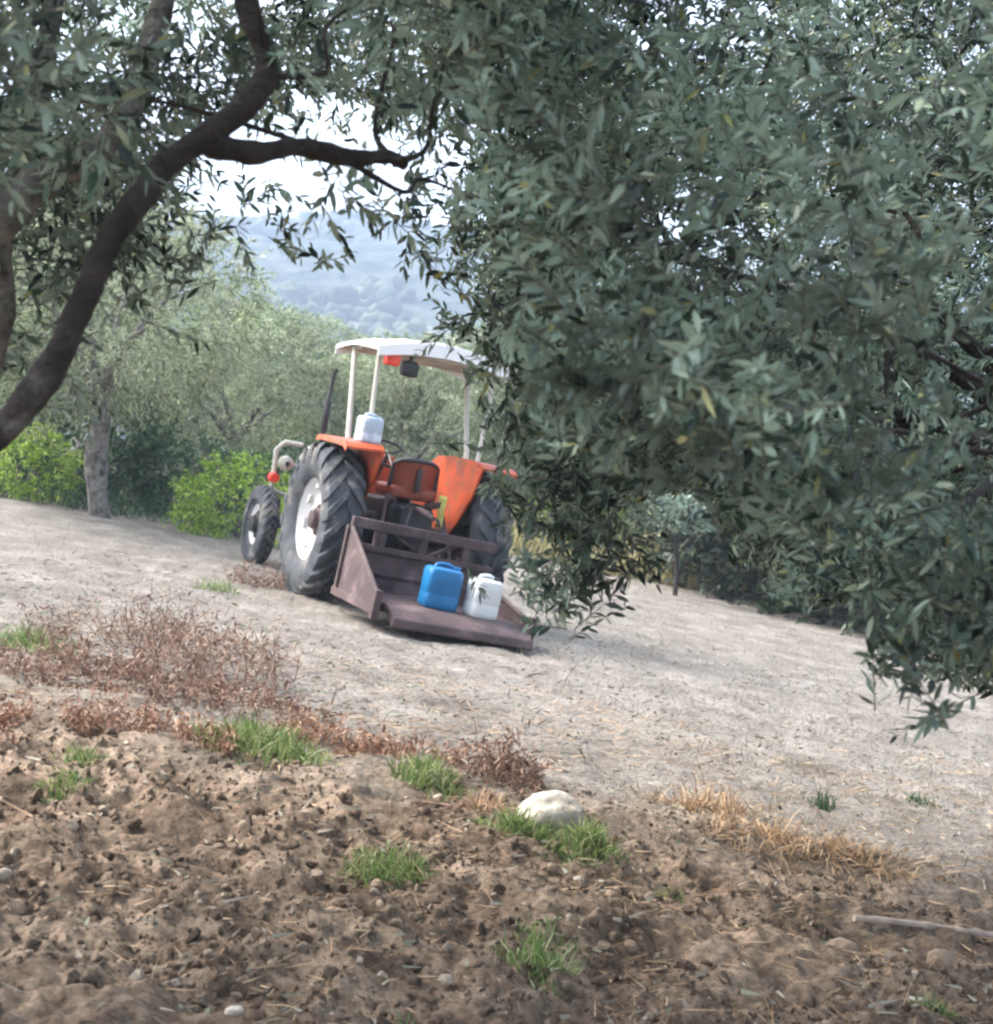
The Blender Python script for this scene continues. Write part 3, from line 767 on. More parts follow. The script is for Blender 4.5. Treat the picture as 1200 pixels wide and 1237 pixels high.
def build_tractor():
    tr = empty('tractor')
    tag(tr, 'old orange tractor with white roof canopy and white rimmed rear wheels, seen from behind', 'tractor')
    # transmission, engine block, axle housings
    b = MB()
    b.box((0, .15, .78), (.46, .95, .44), bevel=.05); b.box((0, 1.35, .78), (.40, 1.5, .44), bevel=.04)
    b.tube([(-.72, 0, .70), (-.35, 0, .70), (-.3, 0, .70), (.3, 0, .70), (.35, 0, .70), (.72, 0, .70)], [.09, .10, .17, .17, .10, .09], 16)
    b.box((0, -.40, .80), (.34, .22, .36), bevel=.05); b.tube([(0, -.48, .62), (0, -.66, .62)], .035, 12)
    b.build('chassis', M['dark_metal'], tr)
    d = MB(); d.box((0, -.5, .40), (.52, .05, .06), bevel=.01); d.box((-.22, -.3, .45), (.03, .45, .16), bevel=.005); d.box((.22, -.3, .45), (.03, .45, .16), bevel=.005)
    d.build('drawbar', M['dark_metal'], tr)
    # bonnet, dash and nose
    h = MB()
    h.prism([(-.26, .95), (-.27, 1.22), (-.20, 1.33), (.20, 1.33), (.27, 1.22), (.26, .95)], 1.45, Matrix(((1, 0, 0, 0), (0, 0, 1, 1.62), (0, 1, 0, 0), (0, 0, 0, 1))))
    h.build('bonnet', M['orange'], tr, bevel=.02)
    h = MB(); h.prism([(-.24, .85), (-.27, 1.28), (-.17, 1.40), (.17, 1.40), (.27, 1.28), (.24, .85)], .10, Matrix(((1, 0, 0, 0), (0, 0, 1, .83), (0, 1, 0, 0), (0, 0, 0, 1))))
    h.build('dashboard', M['orange'], tr, bevel=.02)
    h = MB(); h.prism([(-.27, .70), (-.28, 1.20), (-.19, 1.34), (.19, 1.34), (.28, 1.20), (.27, .70)], .16, Matrix(((1, 0, 0, 0), (0, 0, 1, 2.44), (0, 1, 0, 0), (0, 0, 0, 1))))
    g = h.build('grille', M['cream'], tr, bevel=.025)
    for s in (-1, 1):
        q = MB(); q.lathe([(-.07, .03), (-.05, .075), (.03, .085), (.045, .08), (.05, .001)], 20, 'Y', (s * .44, 2.42, 1.10)); q.box((s * .34, 2.42, 1.10), (.16, .03, .03))
        q.tube([(s * .34, 2.40, .74), (s * .56, 2.40, .80), (s * .58, 2.40, 1.24), (s * .50, 2.40, 1.33), (s * .30, 2.40, 1.33)], .028, 8); q.tube([(s * .57, 2.40, .82), (s * .60, 2.2, .52)], .025, 8)
        q.build('headlight', M['cream'], tr)
        q = MB(); q.lathe([(-.07, .001), (-.07, .05), (.02, .06), (.035, .04), (.04, .001)], 16, 'Y', (s * .58, 2.34, .93)); q.box((s * .56, 2.37, .93), (.05, .04, .05))
        q.build('indicator_lamp', M['red_lens'], tr)
    # front axle
    a = MB(); a.tube([(-.62, 2.1, .42), (-.4, 2.1, .50), (0, 2.1, .56), (.4, 2.1, .50), (.62, 2.1, .42)], [.05, .05, .075, .05, .05], 12)
    a.tube([(-.56, 2.1, .36), (-.56, 2.1, .72)], .035, 10); a.tube([(.56, 2.1, .36), (.56, 2.1, .72)], .035, 10)
    a.tube([(-.55, 1.95, .46), (.55, 1.95, .46)], .018, 8)
    a.build('front_axle', M['dark_metal'], tr)
    for s in (-1, 1):
        wheel(tr, 'rear_wheel', s * .75, 0, .725, .37, .40, 20, s)
        wheel(tr, 'front_wheel', s * .69, 2.16, .43, .175, .235, 26, s)
    # mudguards: inner plate plus a flange over the tyre
    for s in (-1, 1):
        m = MB()
        pl = [(-.66, 1.44), (-.52, 1.16), (-.30, .90), (-.02, .64), (.55, .74), (.90, .98), (.84, 1.12), (.56, 1.43), (.40, 1.495), (-.50, 1.485)]
        m.prism(pl, .022, Matrix.Translation((s * .50, 0, 0)) @ YZ)
        top = [(-.66, 1.46), (-.60, 1.495), (-.50, 1.505), (.10, 1.515), (.22, 1.50)]
        for (y0, z0), (y1, z1) in zip(top, top[1:]):
            v = [m.bm.verts.new((s * x, y, z)) for x, y, z in ((.487, y0, z0), (.487, y1, z1), (.84, y1, z1 - .015), (.84, y0, z0 - .015))]
            w2 = [m.bm.verts.new(p.co + Vector((0, 0, -.02))) for p in v]
            m.bm.faces.new(v); m.bm.faces.new(w2[::-1])
            for k in range(4): m.bm.faces.new((v[k], v[(k + 1) % 4], w2[(k + 1) % 4], w2[k]))
        for (y0, z0), (y1, z1) in zip(top, top[1:]):
            v = [m.bm.verts.new((s * x, y, z)) for x, y, z in ((.84, y0, z0 - .014), (.84, y1, z1 - .014), (.85, y1, z1 - .06), (.85, y0, z0 - .06))]
            w2 = [m.bm.verts.new(p.co + Vector((s * .012, 0, 0))) for p in v]
            m.bm.faces.new(v); m.bm.faces.new(w2[::-1])
            for k in range(4): m.bm.faces.new((v[k], v[(k + 1) % 4], w2[(k + 1) % 4], w2[k]))
        fd = m.build('mudguard', M['orange'], tr)
    # seat with a dark rolled rim
    st = MB(); st.box((0, -.10, 1.10), (.48, .44, .12), bevel=.05, seg=3)
    sc = st.build('seat', M['seat'], tr)
    bk = MB()
    for k in range(13):
        pass
    ring = []
    pts = []
    for k in range(15):
        t = -1 + 2 * k / 14; pts.append((.225 * t, -.33 + .10 * t * t, 1.40 - .05 * t ** 4))
    for z0, z1 in ((1.12, 1.40),):
        for (xa, ya, za), (xb, yb, zb) in zip(pts, pts[1:]):
            v = [bk.bm.verts.new(p) for p in ((xa, ya, z0), (xb, yb, z0), (xb, yb - .03, zb), (xa, ya - .03, za))]
            w2 = [bk.bm.verts.new(p.co + Vector((0, .035, 0))) for p in v]
            bk.bm.faces.new(v); bk.bm.faces.new(w2[::-1])
            for q in range(4): bk.bm.faces.new((v[q], v[(q + 1) % 4], w2[(q + 1) % 4], w2[q]))
    bmesh.ops.remove_doubles(bk.bm, verts=bk.bm.verts, dist=.0005)
    bko = bk.build('backrest', M['seat'], sc)
    rl = MB(); rl.tube([(-.235, -.24, 1.14)] + [(x, y - .02, z + .01) for x, y, z in pts] + [(.235, -.24, 1.14)], .022, 8); rl.box((0, -.37, 1.23), (.05, .02, .22), bevel=.006)
    rl.build('piping', M['black'], bko)
    p = MB(); p.tube([(0, -.05, .98), (0, -.08, 1.06)], .07, 12); p.build('seat_post', M['dark_metal'], sc)
    # steering wheel
    s = MB(); cc = Vector((0, .52, 1.42)); R = Matrix.Rotation(math.radians(35), 3, 'X')
    s.tube([cc + R @ Vector((.21 * math.cos(a), .21 * math.sin(a), 0)) for a in np.linspace(0, 2 * math.pi, 33)], .014, 8, cap=False)
    for a in (0.5, 2.6, 4.7): s.tube([cc, cc + R @ Vector((.21 * math.cos(a), .21 * math.sin(a), 0))], .01, 6)
    s.tube([cc, (0, .80, 1.15)], .022, 10)
    s.build('steering_wheel', M['black'], tr)
    e = MB(); e.tube([(-.24, 1.95, 1.20), (-.24, 1.95, 1.50), (-.24, 1.95, 1.54), (-.24, 1.95, 1.84), (-.24, 1.95, 1.88), (-.23, 1.94, 2.14), (-.22, 1.90, 2.2)], [.022, .022, .038, .038, .022, .02, .02], 12)
    
    e.build('exhaust_pipe', M['dark_metal'], tr)
    # sheet canopy on four posts
    c = MB(); nx, ny = 12, 6; V = {}
    x0, x1, y0, y1 = -.62, .80, -.38, .82
    for layer, dz in ((0, 0), (1, -.035)):
        for i in range(nx + 1):
            for j in range(ny + 1):
                u = -1 + 2 * i / nx; v = -1 + 2 * j / ny
                z = 2.545 - .115 * u * u - .035 * v * v + .03 * (vnoise(np.array([u * 3.1 + 5]), np.array([v * 2.3 + 9]), np.zeros(1), 12)[0] - .5)
                V[layer, i, j] = c.bm.verts.new((x0 + (x1 - x0) * i / nx, y0 + (y1 - y0) * j / ny, z + dz))
    for i in range(nx):
        for j in range(ny):
            c.bm.faces.new((V[0, i, j], V[0, i + 1, j], V[0, i + 1, j + 1], V[0, i, j + 1]))
            c.bm.faces.new((V[1, i, j], V[1, i, j + 1], V[1, i + 1, j + 1], V[1, i + 1, j]))
    edge = [(i, 0) for i in range(nx)] + [(nx, j) for j in range(ny)] + [(i, ny) for i in range(nx, 0, -1)] + [(0, j) for j in range(ny, 0, -1)]
    for a, b_ in zip(edge, edge[1:] + edge[:1]):
        c.bm.faces.new((V[0][0] if 0 else V[(0,) + a], V[(1,) + a], V[(1,) + b_], V[(0,) + b_]))
    cn = c.build('canopy', M['canopy'], tr)
    k = MB()
    for i_ in (-1, 1): k.tube([(i_ * .60 + .06, -.34, 2.40), (i_ * .60 + .06, .78, 2.40)], .02, 8)
    for y in (-.33, .24, .77): k.tube([(-.58, y, 2.375), (.76, y, 2.375)], .018, 8)
    for yy, t_ in ((-.395, .012), (.835, .012)):
        sk = MB(); sk.prism([(-.62, 2.30), (-.62, 2.392), (-.265, 2.478), (.09, 2.507), (.445, 2.478), (.80, 2.392), (.80, 2.30), (.445, 2.372), (.09, 2.392), (-.265, 2.372)], t_, Matrix(((1, 0, 0, 0), (0, 0, 1, yy), (0, 1, 0, 0), (0, 0, 0, 1)))); sk.build('valance', M['canopy'], cn)
    k.build('canopy_frame', M['cream'], cn)
    for s in (-1, 1):
        q = MB(); q.tube([(s * .62 + .03, .10, 1.50), (s * .60 + .06, .50, 2.40)], .026, 10); q.build('canopy_post', M['cream'], tr)
        q = MB(); q.tube([(s * .56 + .03, -.30, 1.49), (s * .60 + .06, -.20, 2.40)], .022, 10); q.build('canopy_post', M['cream'], tr)
    q = MB(); q.box((-.44, -.30, 2.30), (.15, .09, .13), bevel=.035, seg=3); q.box((-.44, -.30, 2.38), (.03, .03, .06))
    q.build('warning_lamp', M['red_lens'], cn)
    q = MB(); q.box((-.24, -.26, 2.24), (.17, .12, .15), bevel=.05, seg=3); q.box((-.24, -.26, 2.36), (.03, .03, .12))
    q.build('work_lamp', M['black'], cn)
    # three-point linkage
    for s in (-1, 1):
        q = MB(); q.tube([(s * .30, -.15, .55), (s * .42, -.90, .38)], .028, 8); q.tube([(s * .28, -.35, 1.02), (s * .38, -.62, .47)], .02, 8); q.tube([(s * .16, -.25, 1.0), (s * .28, -.40, 1.05)], .035, 8)
        q.build('lift_arm', M['rust'], tr)
    q = MB(); q.tube([(0, -.45, .98), (0, -.60, .97), (0, -.88, .93)], [.022, .03, .022], 10); q.build('top_link', M['rust'], tr)
    for s, zz in ((-1, .98), (1, .94)):
        q = MB(); q.tube([(s * .10, -.50, zz), (s * .14, -.66, zz - .03), (s * .20, -.74, zz - .18), (s * .16, -.62, zz - .36), (s * .12, -.48, zz - .42)], .014, 8); q.tube([(s * .10, -.46, zz), (s * .10, -.53, zz)], .026, 8)
        q.build('hydraulic_hose', M['black'], tr)
    st = MB()
    for s in (-1, 1): st.box((s * .36, .45, .62), (.30, .40, .03), bevel=.008); st.box((s * .28, .45, .68), (.03, .3, .12))
    st.build('footstep', M['dark_metal'], tr)
    tr.matrix_world = TM
    return tr
build_tractor()

BOXM = Matrix.Translation((-.10, 0, .0)) @ Matrix.Rotation(math.radians(2.5), 4, 'Y')      # the box hangs a little to the right
def build_box():
    bx = empty('transport_box')
    tag(bx, 'rusty brown steel transport box carried on the back of the orange tractor', 'transport box')
    W = .70; fz = .20
    f = MB(); f.box((0, -1.36, fz), (2 * W, .86, .03)); 
    for y in (-.98, -1.3, -1.62): f.box((0, y, fz - .045), (2 * W - .06, .06, .06))
    f.build('floor', M['rust'], bx, bevel=.004)
    l = MB()
    l.prism([(-1.79, fz + .018), (-1.79, fz - .03), (-1.95, fz - .10), (-2.04, fz - .155), (-2.065, fz - .14), (-2.05, fz - .07), (-1.97, fz - .02)], 2 * W - .10, Matrix.Translation((.05, 0, 0)) @ YZ)
    l.build('tail_lip', M['rust'], bx, bevel=.012)
    for s in (-1, 1):
        q = MB(); x = s * (W + .012)
        ht = .72 if s < 0 else .42
        q.prism([(-.92, fz - .08), (-.92, ht), (-1.00, ht), (-1.93, fz + .06), (-1.93, fz - .08)], .016, Matrix.Translation((x, 0, 0)) @ YZ)
        q.box((s * (W + .02), -1.40, fz - .05), (.05, 1.08, .07)); q.tube([(x, -.98, ht + .01), (x, -1.94, fz + .06)], .022, 8)
        q.box((s * (W + .02), -.93, (ht + fz - .06) / 2), (.05, .05, ht - fz + .10)); q.box((s * (W + .02), -1.92, fz + .0), (.06, .06, .24))
        q.build('side_panel', M['rust'], bx, bevel=.004)
    q = MB(); q.box((0, -.93, fz + .20), (2 * W, .02, .38)); q.box((0, -.955, fz + .38), (2 * W, .045, .05)); q.box((0, -.95, fz + .17), (2 * W, .03, .035))
    q.build('front_panel', M['rust'], bx, bevel=.004)
    q = MB(); q.box((0, -.93, .78), (2 * W + .02, .06, .09))
    for x in (-.46, -.40 + .0, .0, .42):
        q.box((x, -.93, .665), (.06 if x != -.46 else .02, .045, .19))
    q.box((-.43, -.92, .665), (.10, .03, .19)); q.tube([(-.30, -.9, .75), (.0, -.9, .59)], .02, 8); q.tube([(.35, -.9, .75), (.06, -.9, .59)], .02, 8)
    q.build('mast', M['rust'], bx, bevel=.006)
    off = Vector((0, -1.4, .0))
    for ch in bx.children: ch.data.transform(Matrix.Translation(-off))
    bx.matrix_world = TM @ BOXM @ Matrix.Translation(off)
    return fz + .017
FLOOR = build_box()

def jerrycan(name, label, m, w, d, h, local, rz, kind):
    root = empty(name); tag(root, label, 'canister')
    b = MB()
    prof = [(.0, .90), (.03, .97), (.10, 1.0), (.30, 1.0), (.32, .985), (.36, .985), (.38, 1.0), (.74, 1.0), (.84, .985), (.90, .93), (.93, .80), (.94, .02)]
    n = 40; rings = []
    for t, s in prof:
        ring = []
        for k in range(n):
            a = 2 * math.pi * k / n; ca, sa = math.cos(a), math.sin(a); e = .42
            ring.append(b.bm.verts.new((math.copysign(abs(ca) ** e, ca) * w / 2 * s, math.copysign(abs(sa) ** e, sa) * d / 2 * s, t * h)))
        rings.append(ring)
    for A, B in zip(rings, rings[1:]):
        for k in range(n): b.bm.faces.new((A[k], A[(k + 1) % n], B[(k + 1) % n], B[k]))
    b.bm.faces.new(rings[0][::-1]); b.bm.faces.new(rings[-1])
    b.build('body', m, root)
    q = MB(); q.tube([(-w * .28, 0, h * .90), (-w * .24, 0, h * .99), (-w * .1, 0, h * 1.02), (w * .1, 0, h * 1.02), (w * .2, 0, h * .99), (w * .24, 0, h * .90)], .016, 10)
    q.build('handle', m, root)
    q = MB(); q.tube([(w * .34, 0, h * .86), (w * .34, 0, h * .95)], .03, 16); q.tube([(w * .34, 0, h * .95), (w * .34, 0, h * 1.0)], .036, 16)
    q.build('cap', M['black'] if kind == 'w' else m, root)
    put(root, local, rz)
    if local[2] < 1: root.matrix_world = TM @ BOXM @ Matrix.Translation(Vector(local)) @ Matrix.Rotation(rz, 4, 'Z')
jerrycan('jerrycan', 'blue plastic jerrycan standing in the rusty transport box', M['blue_can'], .32, .25, .375, (-.02, -1.54, FLOOR), -.08, 'b')
jerrycan('jerrycan', 'white plastic jerrycan standing right of the blue one in the transport box', M['white_can'], .265, .24, .355, (.335, -1.66, FLOOR), .05, 'w')
jerrycan('jerrycan', 'small pale blue-white container standing on the tractor\'s left mudguard', M['pale_can'], .22, .18, .25, (-.585, -.42, 1.503), .2, 'b')

def cloth():
    rng = np.random.default_rng(3)
    nu, nv = 7, 12
    V = []; Q = []
    for j in range(nv):
        for i in range(nu):
            u = i / (nu - 1) - .5; v = j / (nv - 1)
            V.append((.02 * math.sin(u * 14 + v * 2), u * (.16 - .04 * v) + .02 * v, -v * .30))
    for j in range(nv - 1):
        for i in range(nu - 1): Q.append((j * nu + i, j * nu + i + 1, (j + 1) * nu + i + 1, (j + 1) * nu + i))
    o = link('rag', npmesh('rag', np.array(V), np.array(Q), M['yellow_cloth']))
    sm = o.modifiers.new('thick', 'SOLIDIFY'); sm.thickness = .006
    tag(o, 'yellow rag hanging from the right side of the tractor\'s seat', 'rag')
    put(o, (.255, -.42, 1.13))
cloth()

# ------------------------------------------------------------------ ground cover in front
def on_ground(px, py):
    """where the sight line of a photo pixel meets the ground (used to find each plant's real spot)"""
    lo, hi = 1.5, 40.0
    for _ in range(40):
        Y = (lo + hi) / 2; p = at(px, py, Y)
        if p[2] > float(land(p[0], p[1])): lo = Y
        else: hi = Y
    p = at(px, py, lo); return p[0], p[1]

def blades(rng, B, D, Ln, Wd, bend):
    """curved tapering blades, two quads each"""
    n = len(B); D = unit(D); S = unit(np.cross(D, rng.normal(size=(n, 3))))
    g = np.array([0, 0, -1.0]); Ln = Ln[:, None]; Wd = Wd[:, None]; bend = bend[:, None]
    m = B + D * Ln * .55 + g * Ln * bend * .25; t = B + D * Ln + g * Ln * bend
    V = np.stack([B - S * Wd * .5, B + S * Wd * .5, m + S * Wd * .4, m - S * Wd * .4, t + S * Wd * .08, t - S * Wd * .08], 1).reshape(-1, 3)
    i = np.arange(n)[:, None] * 6
    return V, np.concatenate([i + np.array([[0, 1, 2, 3]]), i + np.array([[3, 2, 4, 5]])])

def tuft(name, px, py, rx, ry, n, h, m, label, cat, group, seed, spread_=.5, w=.006, bend=.35):
    rng = np.random.default_rng(seed)
    x, y = on_ground(px, py); z = float(gz(x, y))
    a = rng.uniform(0, 6.28, n); r = rng.random(n) ** .6 * (.8 + .4 * rng.random(n))
    r *= .65 + .7 * vnoise(np.cos(a) * 1.5 + seed, np.sin(a) * 1.5, a * 0, seed)
    bx_, by_ = np.cos(a) * r * rx, np.sin(a) * r * ry
    keep = fbm((bx_ + x) * 7, (by_ + y) * 7, o=2, seed=seed) > .33
    bx_, by_ = bx_[keep], by_[keep]; n = len(bx_)
    B = np.stack([bx_, by_, gz(bx_ + x, by_ + y) - z - .01], -1)
    D = rng.normal(0, spread_, (n, 3)) + np.array([0, 0, 1.0]); D[:, 2] = np.abs(D[:, 2])
    fall = np.clip(1.15 - (bx_ / rx) ** 2 * .5 - (by_ / ry) ** 2 * .5, .3, 1.2)
    V, Q = blades(rng, B, D, h * rng.uniform(.4, 1.2, n) * fall, w * rng.uniform(.6, 1.4, n), bend * rng.uniform(.2, 1.6, n))
    o = link(name, npmesh(name, V, Q, m), None, (x, y, z))
    return tag(o, label, cat, group)

def weed(px, py, rx, ry, n, h, m, label, seed, group='dead weeds along the ridge'):
    """dead branching weeds: wiry stems that fork, with shrivelled leaf scraps"""
    rng = np.random.default_rng(seed)
    x, y = on_ground(px, py); z = float(gz(x, y))
    a = rng.uniform(0, 6.28, n); r = rng.random(n) ** .55
    bx_, by_ = np.cos(a) * r * rx, np.sin(a) * r * ry
    keep = fbm((bx_ + x) * 4, (by_ + y) * 4, o=3, seed=seed) > .44
    bx_, by_ = bx_[keep], by_[keep]; n = len(bx_)
    B = np.stack([bx_, by_, gz(bx_ + x, by_ + y) - z - .01], -1)
    D = unit(rng.normal(0, .45, (n, 3)) + np.array([0, 0, .8]))
    L = h * rng.uniform(.35, 1.15, n) * np.clip(1.2 - r[keep] * .7, .3, 1.2)
    VV, QQ = blades(rng, B, D, L, np.full(n, .007), rng.uniform(.05, .5, n))
    Vs, Qs, k = [VV], [QQ], len(VV)
    for gen in range(5):
        t = rng.uniform(.25, .95, n)[:, None]
        P = B + D * L[:, None] * t; d2 = unit(D + rng.normal(0, .6, (n, 3)))
        V, Q = blades(rng, P, d2, L * rng.uniform(.2, .5, n), np.full(n, .0045), rng.uniform(.1, .6, n)); Vs.append(V); Qs.append(Q + k); k += len(V)
        V, Q = leaves(P + d2 * L[:, None] * .2, unit(rng.normal(size=(n, 3))), rng.normal(size=(n, 3)), rng.uniform(.02, .05, n), rng.uniform(.006, .014, n), .4); Vs.append(V); Qs.append(Q + k); k += len(V)
    o = link('dead_weed', npmesh('dead_weed', np.concatenate(Vs), np.concatenate(Qs), m), None, (x, y, z))
    return tag(o, label, 'dead weed', group)

G = 'green grass tufts in the field'
tuft('grass_tuft', 310, 930, .34, .30, 1900, .15, M['grass'], 'widest green grass patch, on the ridge among the red dead weeds', 'grass tuft', G, 201)
tuft('grass_tuft', 517, 962, .17, .24, 700, .13, M['grass'], 'green grass tuft on the ridge left of the white rock', 'grass tuft', G, 202)
tuft('grass_tuft', 464, 1055, .17, .17, 800, .12, M['grass'], 'green grass tuft on the brown soil below and left of the white rock', 'grass tuft', G, 203)
tuft('grass_tuft', 622, 1028, .16, .14, 800, .13, M['grass'], 'dark green grass tuft at the left foot of the white rock', 'grass tuft', G, 204)
tuft('grass_tuft', 690, 1042, .23, .17, 1400, .13, M['grass'], 'low green grass patch in front of the white rock', 'grass tuft', G, 205)
tuft('grass_tuft', 652, 1160, .14, .28, 560, .12, M['grass'], 'sparse green tuft on the brown clods nearest the camera', 'grass tuft', G, 206)
tuft('grass_tuft', 38, 778, .28, .30, 600, .17, M['grass'], 'bright green tuft on the bare bank at the left edge', 'grass tuft', G, 207)
tuft('grass_tuft', 92, 925, .12, .12, 260, .10, M['grass'], 'thin green tuft beside the orange dead weed at left', 'grass tuft', G, 208)
tuft('grass_tuft', 70, 962, .10, .10, 220, .09, M['grass'], 'faint green tuft on brown soil below the orange dead weed', 'grass tuft', G, 209)
tuft('grass_tuft', 492, 1236, .06, .06, 130, .07, M['grass'], 'small green sprig cut by the bottom edge', 'grass tuft', G, 210)
tuft('grass_tuft', 1140, 1232, .09, .07, 200, .07, M['grass'], 'low green tuft at bottom right beside the pale flat stone', 'grass tuft', G, 211)
tuft('grass_tuft', 1000, 980, .07, .07, 70, .17, M['shrub_dark'], 'dark upright green shoots standing above the orange straw', 'grass tuft', G, 212, .25)
tuft('grass_tuft', 1118, 975, .14, .12, 160, .09, M['shrub_dark'], 'dull grey-green tuft on pale ground at right', 'grass tuft', G, 213)
tuft('grass_tuft', 262, 712, .20, .20, 200, .17, M['grass'], 'pale green weed on the bank below the front wheel', 'grass tuft', G, 214)
tuft('grass_tuft', 812, 1085, .08, .08, 130, .06, M['grass'], 'tiny green sprig below the orange straw, right of the white rock', 'grass tuft', G, 215)
weed(195, 800, .78, .95, 600, .50, M['red_weed'], 'big reddish-brown dead weed clump left of the tractor', 301)
weed(100, 835, .65, .50, 260, .25, M['red_weed'], 'low brown dead weeds at the left of the big red clump', 302)
weed(35, 893, .24, .22, 300, .20, M['orange_weed'], 'orange dead weed at the left edge', 303)
weed(250, 868, .60, .40, 260, .22, M['red_weed'], 'rust brown weed patch just below the big red clump', 304)
weed(225, 930, .20, .20, 220, .18, M['orange_weed'], 'orange dead stalks left of the widest green grass patch', 305)
weed(405, 922, .36, .25, 200, .15, M['orange_weed'], 'orange-brown weeds right of the widest green grass patch', 306)
weed(603, 960, .20, .30, 190, .26, M['red_weed'], 'upright reddish dead weed behind the white rock', 307)
weed(130, 893, .28, .20, 130, .17, M['orange_weed'], 'orange dead stalks between the orange weed at the left edge and the rust brown patch', 309)
weed(500, 925, .30, .22, 110, .16, M['orange_weed'], 'thin orange stalks on the ridge above the grass tuft left of the white rock', 310)
weed(315, 705, .30, .30, 150, .30, M['red_weed'], 'reddish weeds between the tractor\'s front and rear left wheels', 308)
G2 = 'dry straw on the ridge'
tuft('dry_grass_tuft', 850, 995, .30, .22, 420, .18, M['straw'], 'brown dry grass tuft at the left end of the straw strip', 'dry grass', G2, 401, .7)
tuft('dry_grass_tuft', 930, 1035, .32, .22, 750, .22, M['straw'], 'thickest orange straw heap, right of the white rock', 'dry grass', G2, 402, 1.1, bend=.7)
tuft('dry_grass_tuft', 1035, 1055, .32, .20, 620, .20, M['straw'], 'orange straw heap just above the lying cane', 'dry grass', G2, 403, 1.1, bend=.7)
tuft('dry_grass_tuft', 590, 990, .10, .10, 160, .15, M['straw'], 'pale straw stalks at the left of the white rock', 'dry grass', G2, 404, .4)

# stones
def stone(name, px, py, sx, sy, sz, m, label, seed, sink=.3, rz=0):
    x, y = on_ground(px, py); z = float(gz(x, y))
    bm = bmesh.new(); bmesh.ops.create_icosphere(bm, subdivisions=4, radius=1)
    co = np.array([v.co[:] for v in bm.verts])
    d = 1 + .55 * (fbm(co[:, 0] * 1.1 + seed, co[:, 1] * 1.1, co[:, 2] * 1.1, o=2, seed=seed) - .5) + .22 * (fbm(co[:, 0] * 5 + seed, co[:, 1] * 5, co[:, 2] * 5, o=3, seed=seed) - .5)
    for v, k in zip(bm.verts, d): v.co = Vector((v.co.x * sx * k, v.co.y * sy * k, v.co.z * sz * k))
    me = bpy.data.meshes.new(name); bm.to_mesh(me); bm.free(); me.materials.append(m)
    me.polygons.foreach_set('use_smooth', [True] * len(me.polygons)); me.set_sharp_from_angle(angle=math.radians(40))
    o = link(name, me, None, (x, y, z + sz * (1 - sink))); o.rotation_euler[2] = rz
    tag(o, label, 'stone')
M['limestone'] = mat('pale_limestone', (.47, .43, .37), .9, var=.3, vscale=14, wear=(.30, .25, .19), wear_amt=.44, wscale=9, bump=.6, bscale=30)
M['brown_stone'] = mat('brown_stone', (.25, .185, .13), .95, var=.3, vscale=14, bump=.6, bscale=30)
stone('rock', 665, 1014, .135, .12, .10, M['limestone'], 'whitish rock ringed by green grass on the ridge', 9, .25, .3)
stone('stone', 1143, 1172, .05, .045, .038, M['brown_stone'], 'round brown stone at bottom right above the pale flat stone', 5, .2)
stone('stone', 1110, 1212, .062, .04, .024, M['limestone'], 'pale flat stone at bottom right corner', 6, .25)
stone('stone', 1022, 1146, .06, .035, .03, M['brown_stone'], 'pale brown slab stone left of the lying cane\'s tip', 8, .35, -.3)
stone('stone', 278, 1226, .024, .02, .015, M['limestone'], 'small pale stone at the bottom edge', 12, .3)

# the lying cane
def cane():
    p0 = on_ground(1037, 1112); p1 = on_ground(1300, 1142)
    rng = np.random.default_rng(2); mb = MB(); pts = []; rad = []
    z0, z1 = float(gz(*p0)) + .035, float(gz(*p1)) + .035
    for k in range(40):
        t = k / 39; x = p0[0] + (p1[0] - p0[0]) * t; y = p0[1] + (p1[1] - p0[1]) * t + .004 * math.sin(t * 5)
        pts.append((x, y, z0 + (z1 - z0) * t + .004 * math.sin(t * 7)))
        rad.append(.0135 + (.004 if k % 9 in (4,) else 0))
    mb.tube(pts, rad, 10)
    o = mb.build('cane', mat('dry_cane', (.38, .31, .25), .8, var=.35, vscale=12, wear=(.19, .14, .11), wear_amt=.35, wscale=20))
    x, y, z = pts[0]; o.data.transform(Matrix.Translation((-x, -y, -z))); o.location = (x, y, z)
    tag(o, 'dry pale cane lying on the ground at the right edge', 'cane')
cane()

far_scrub()
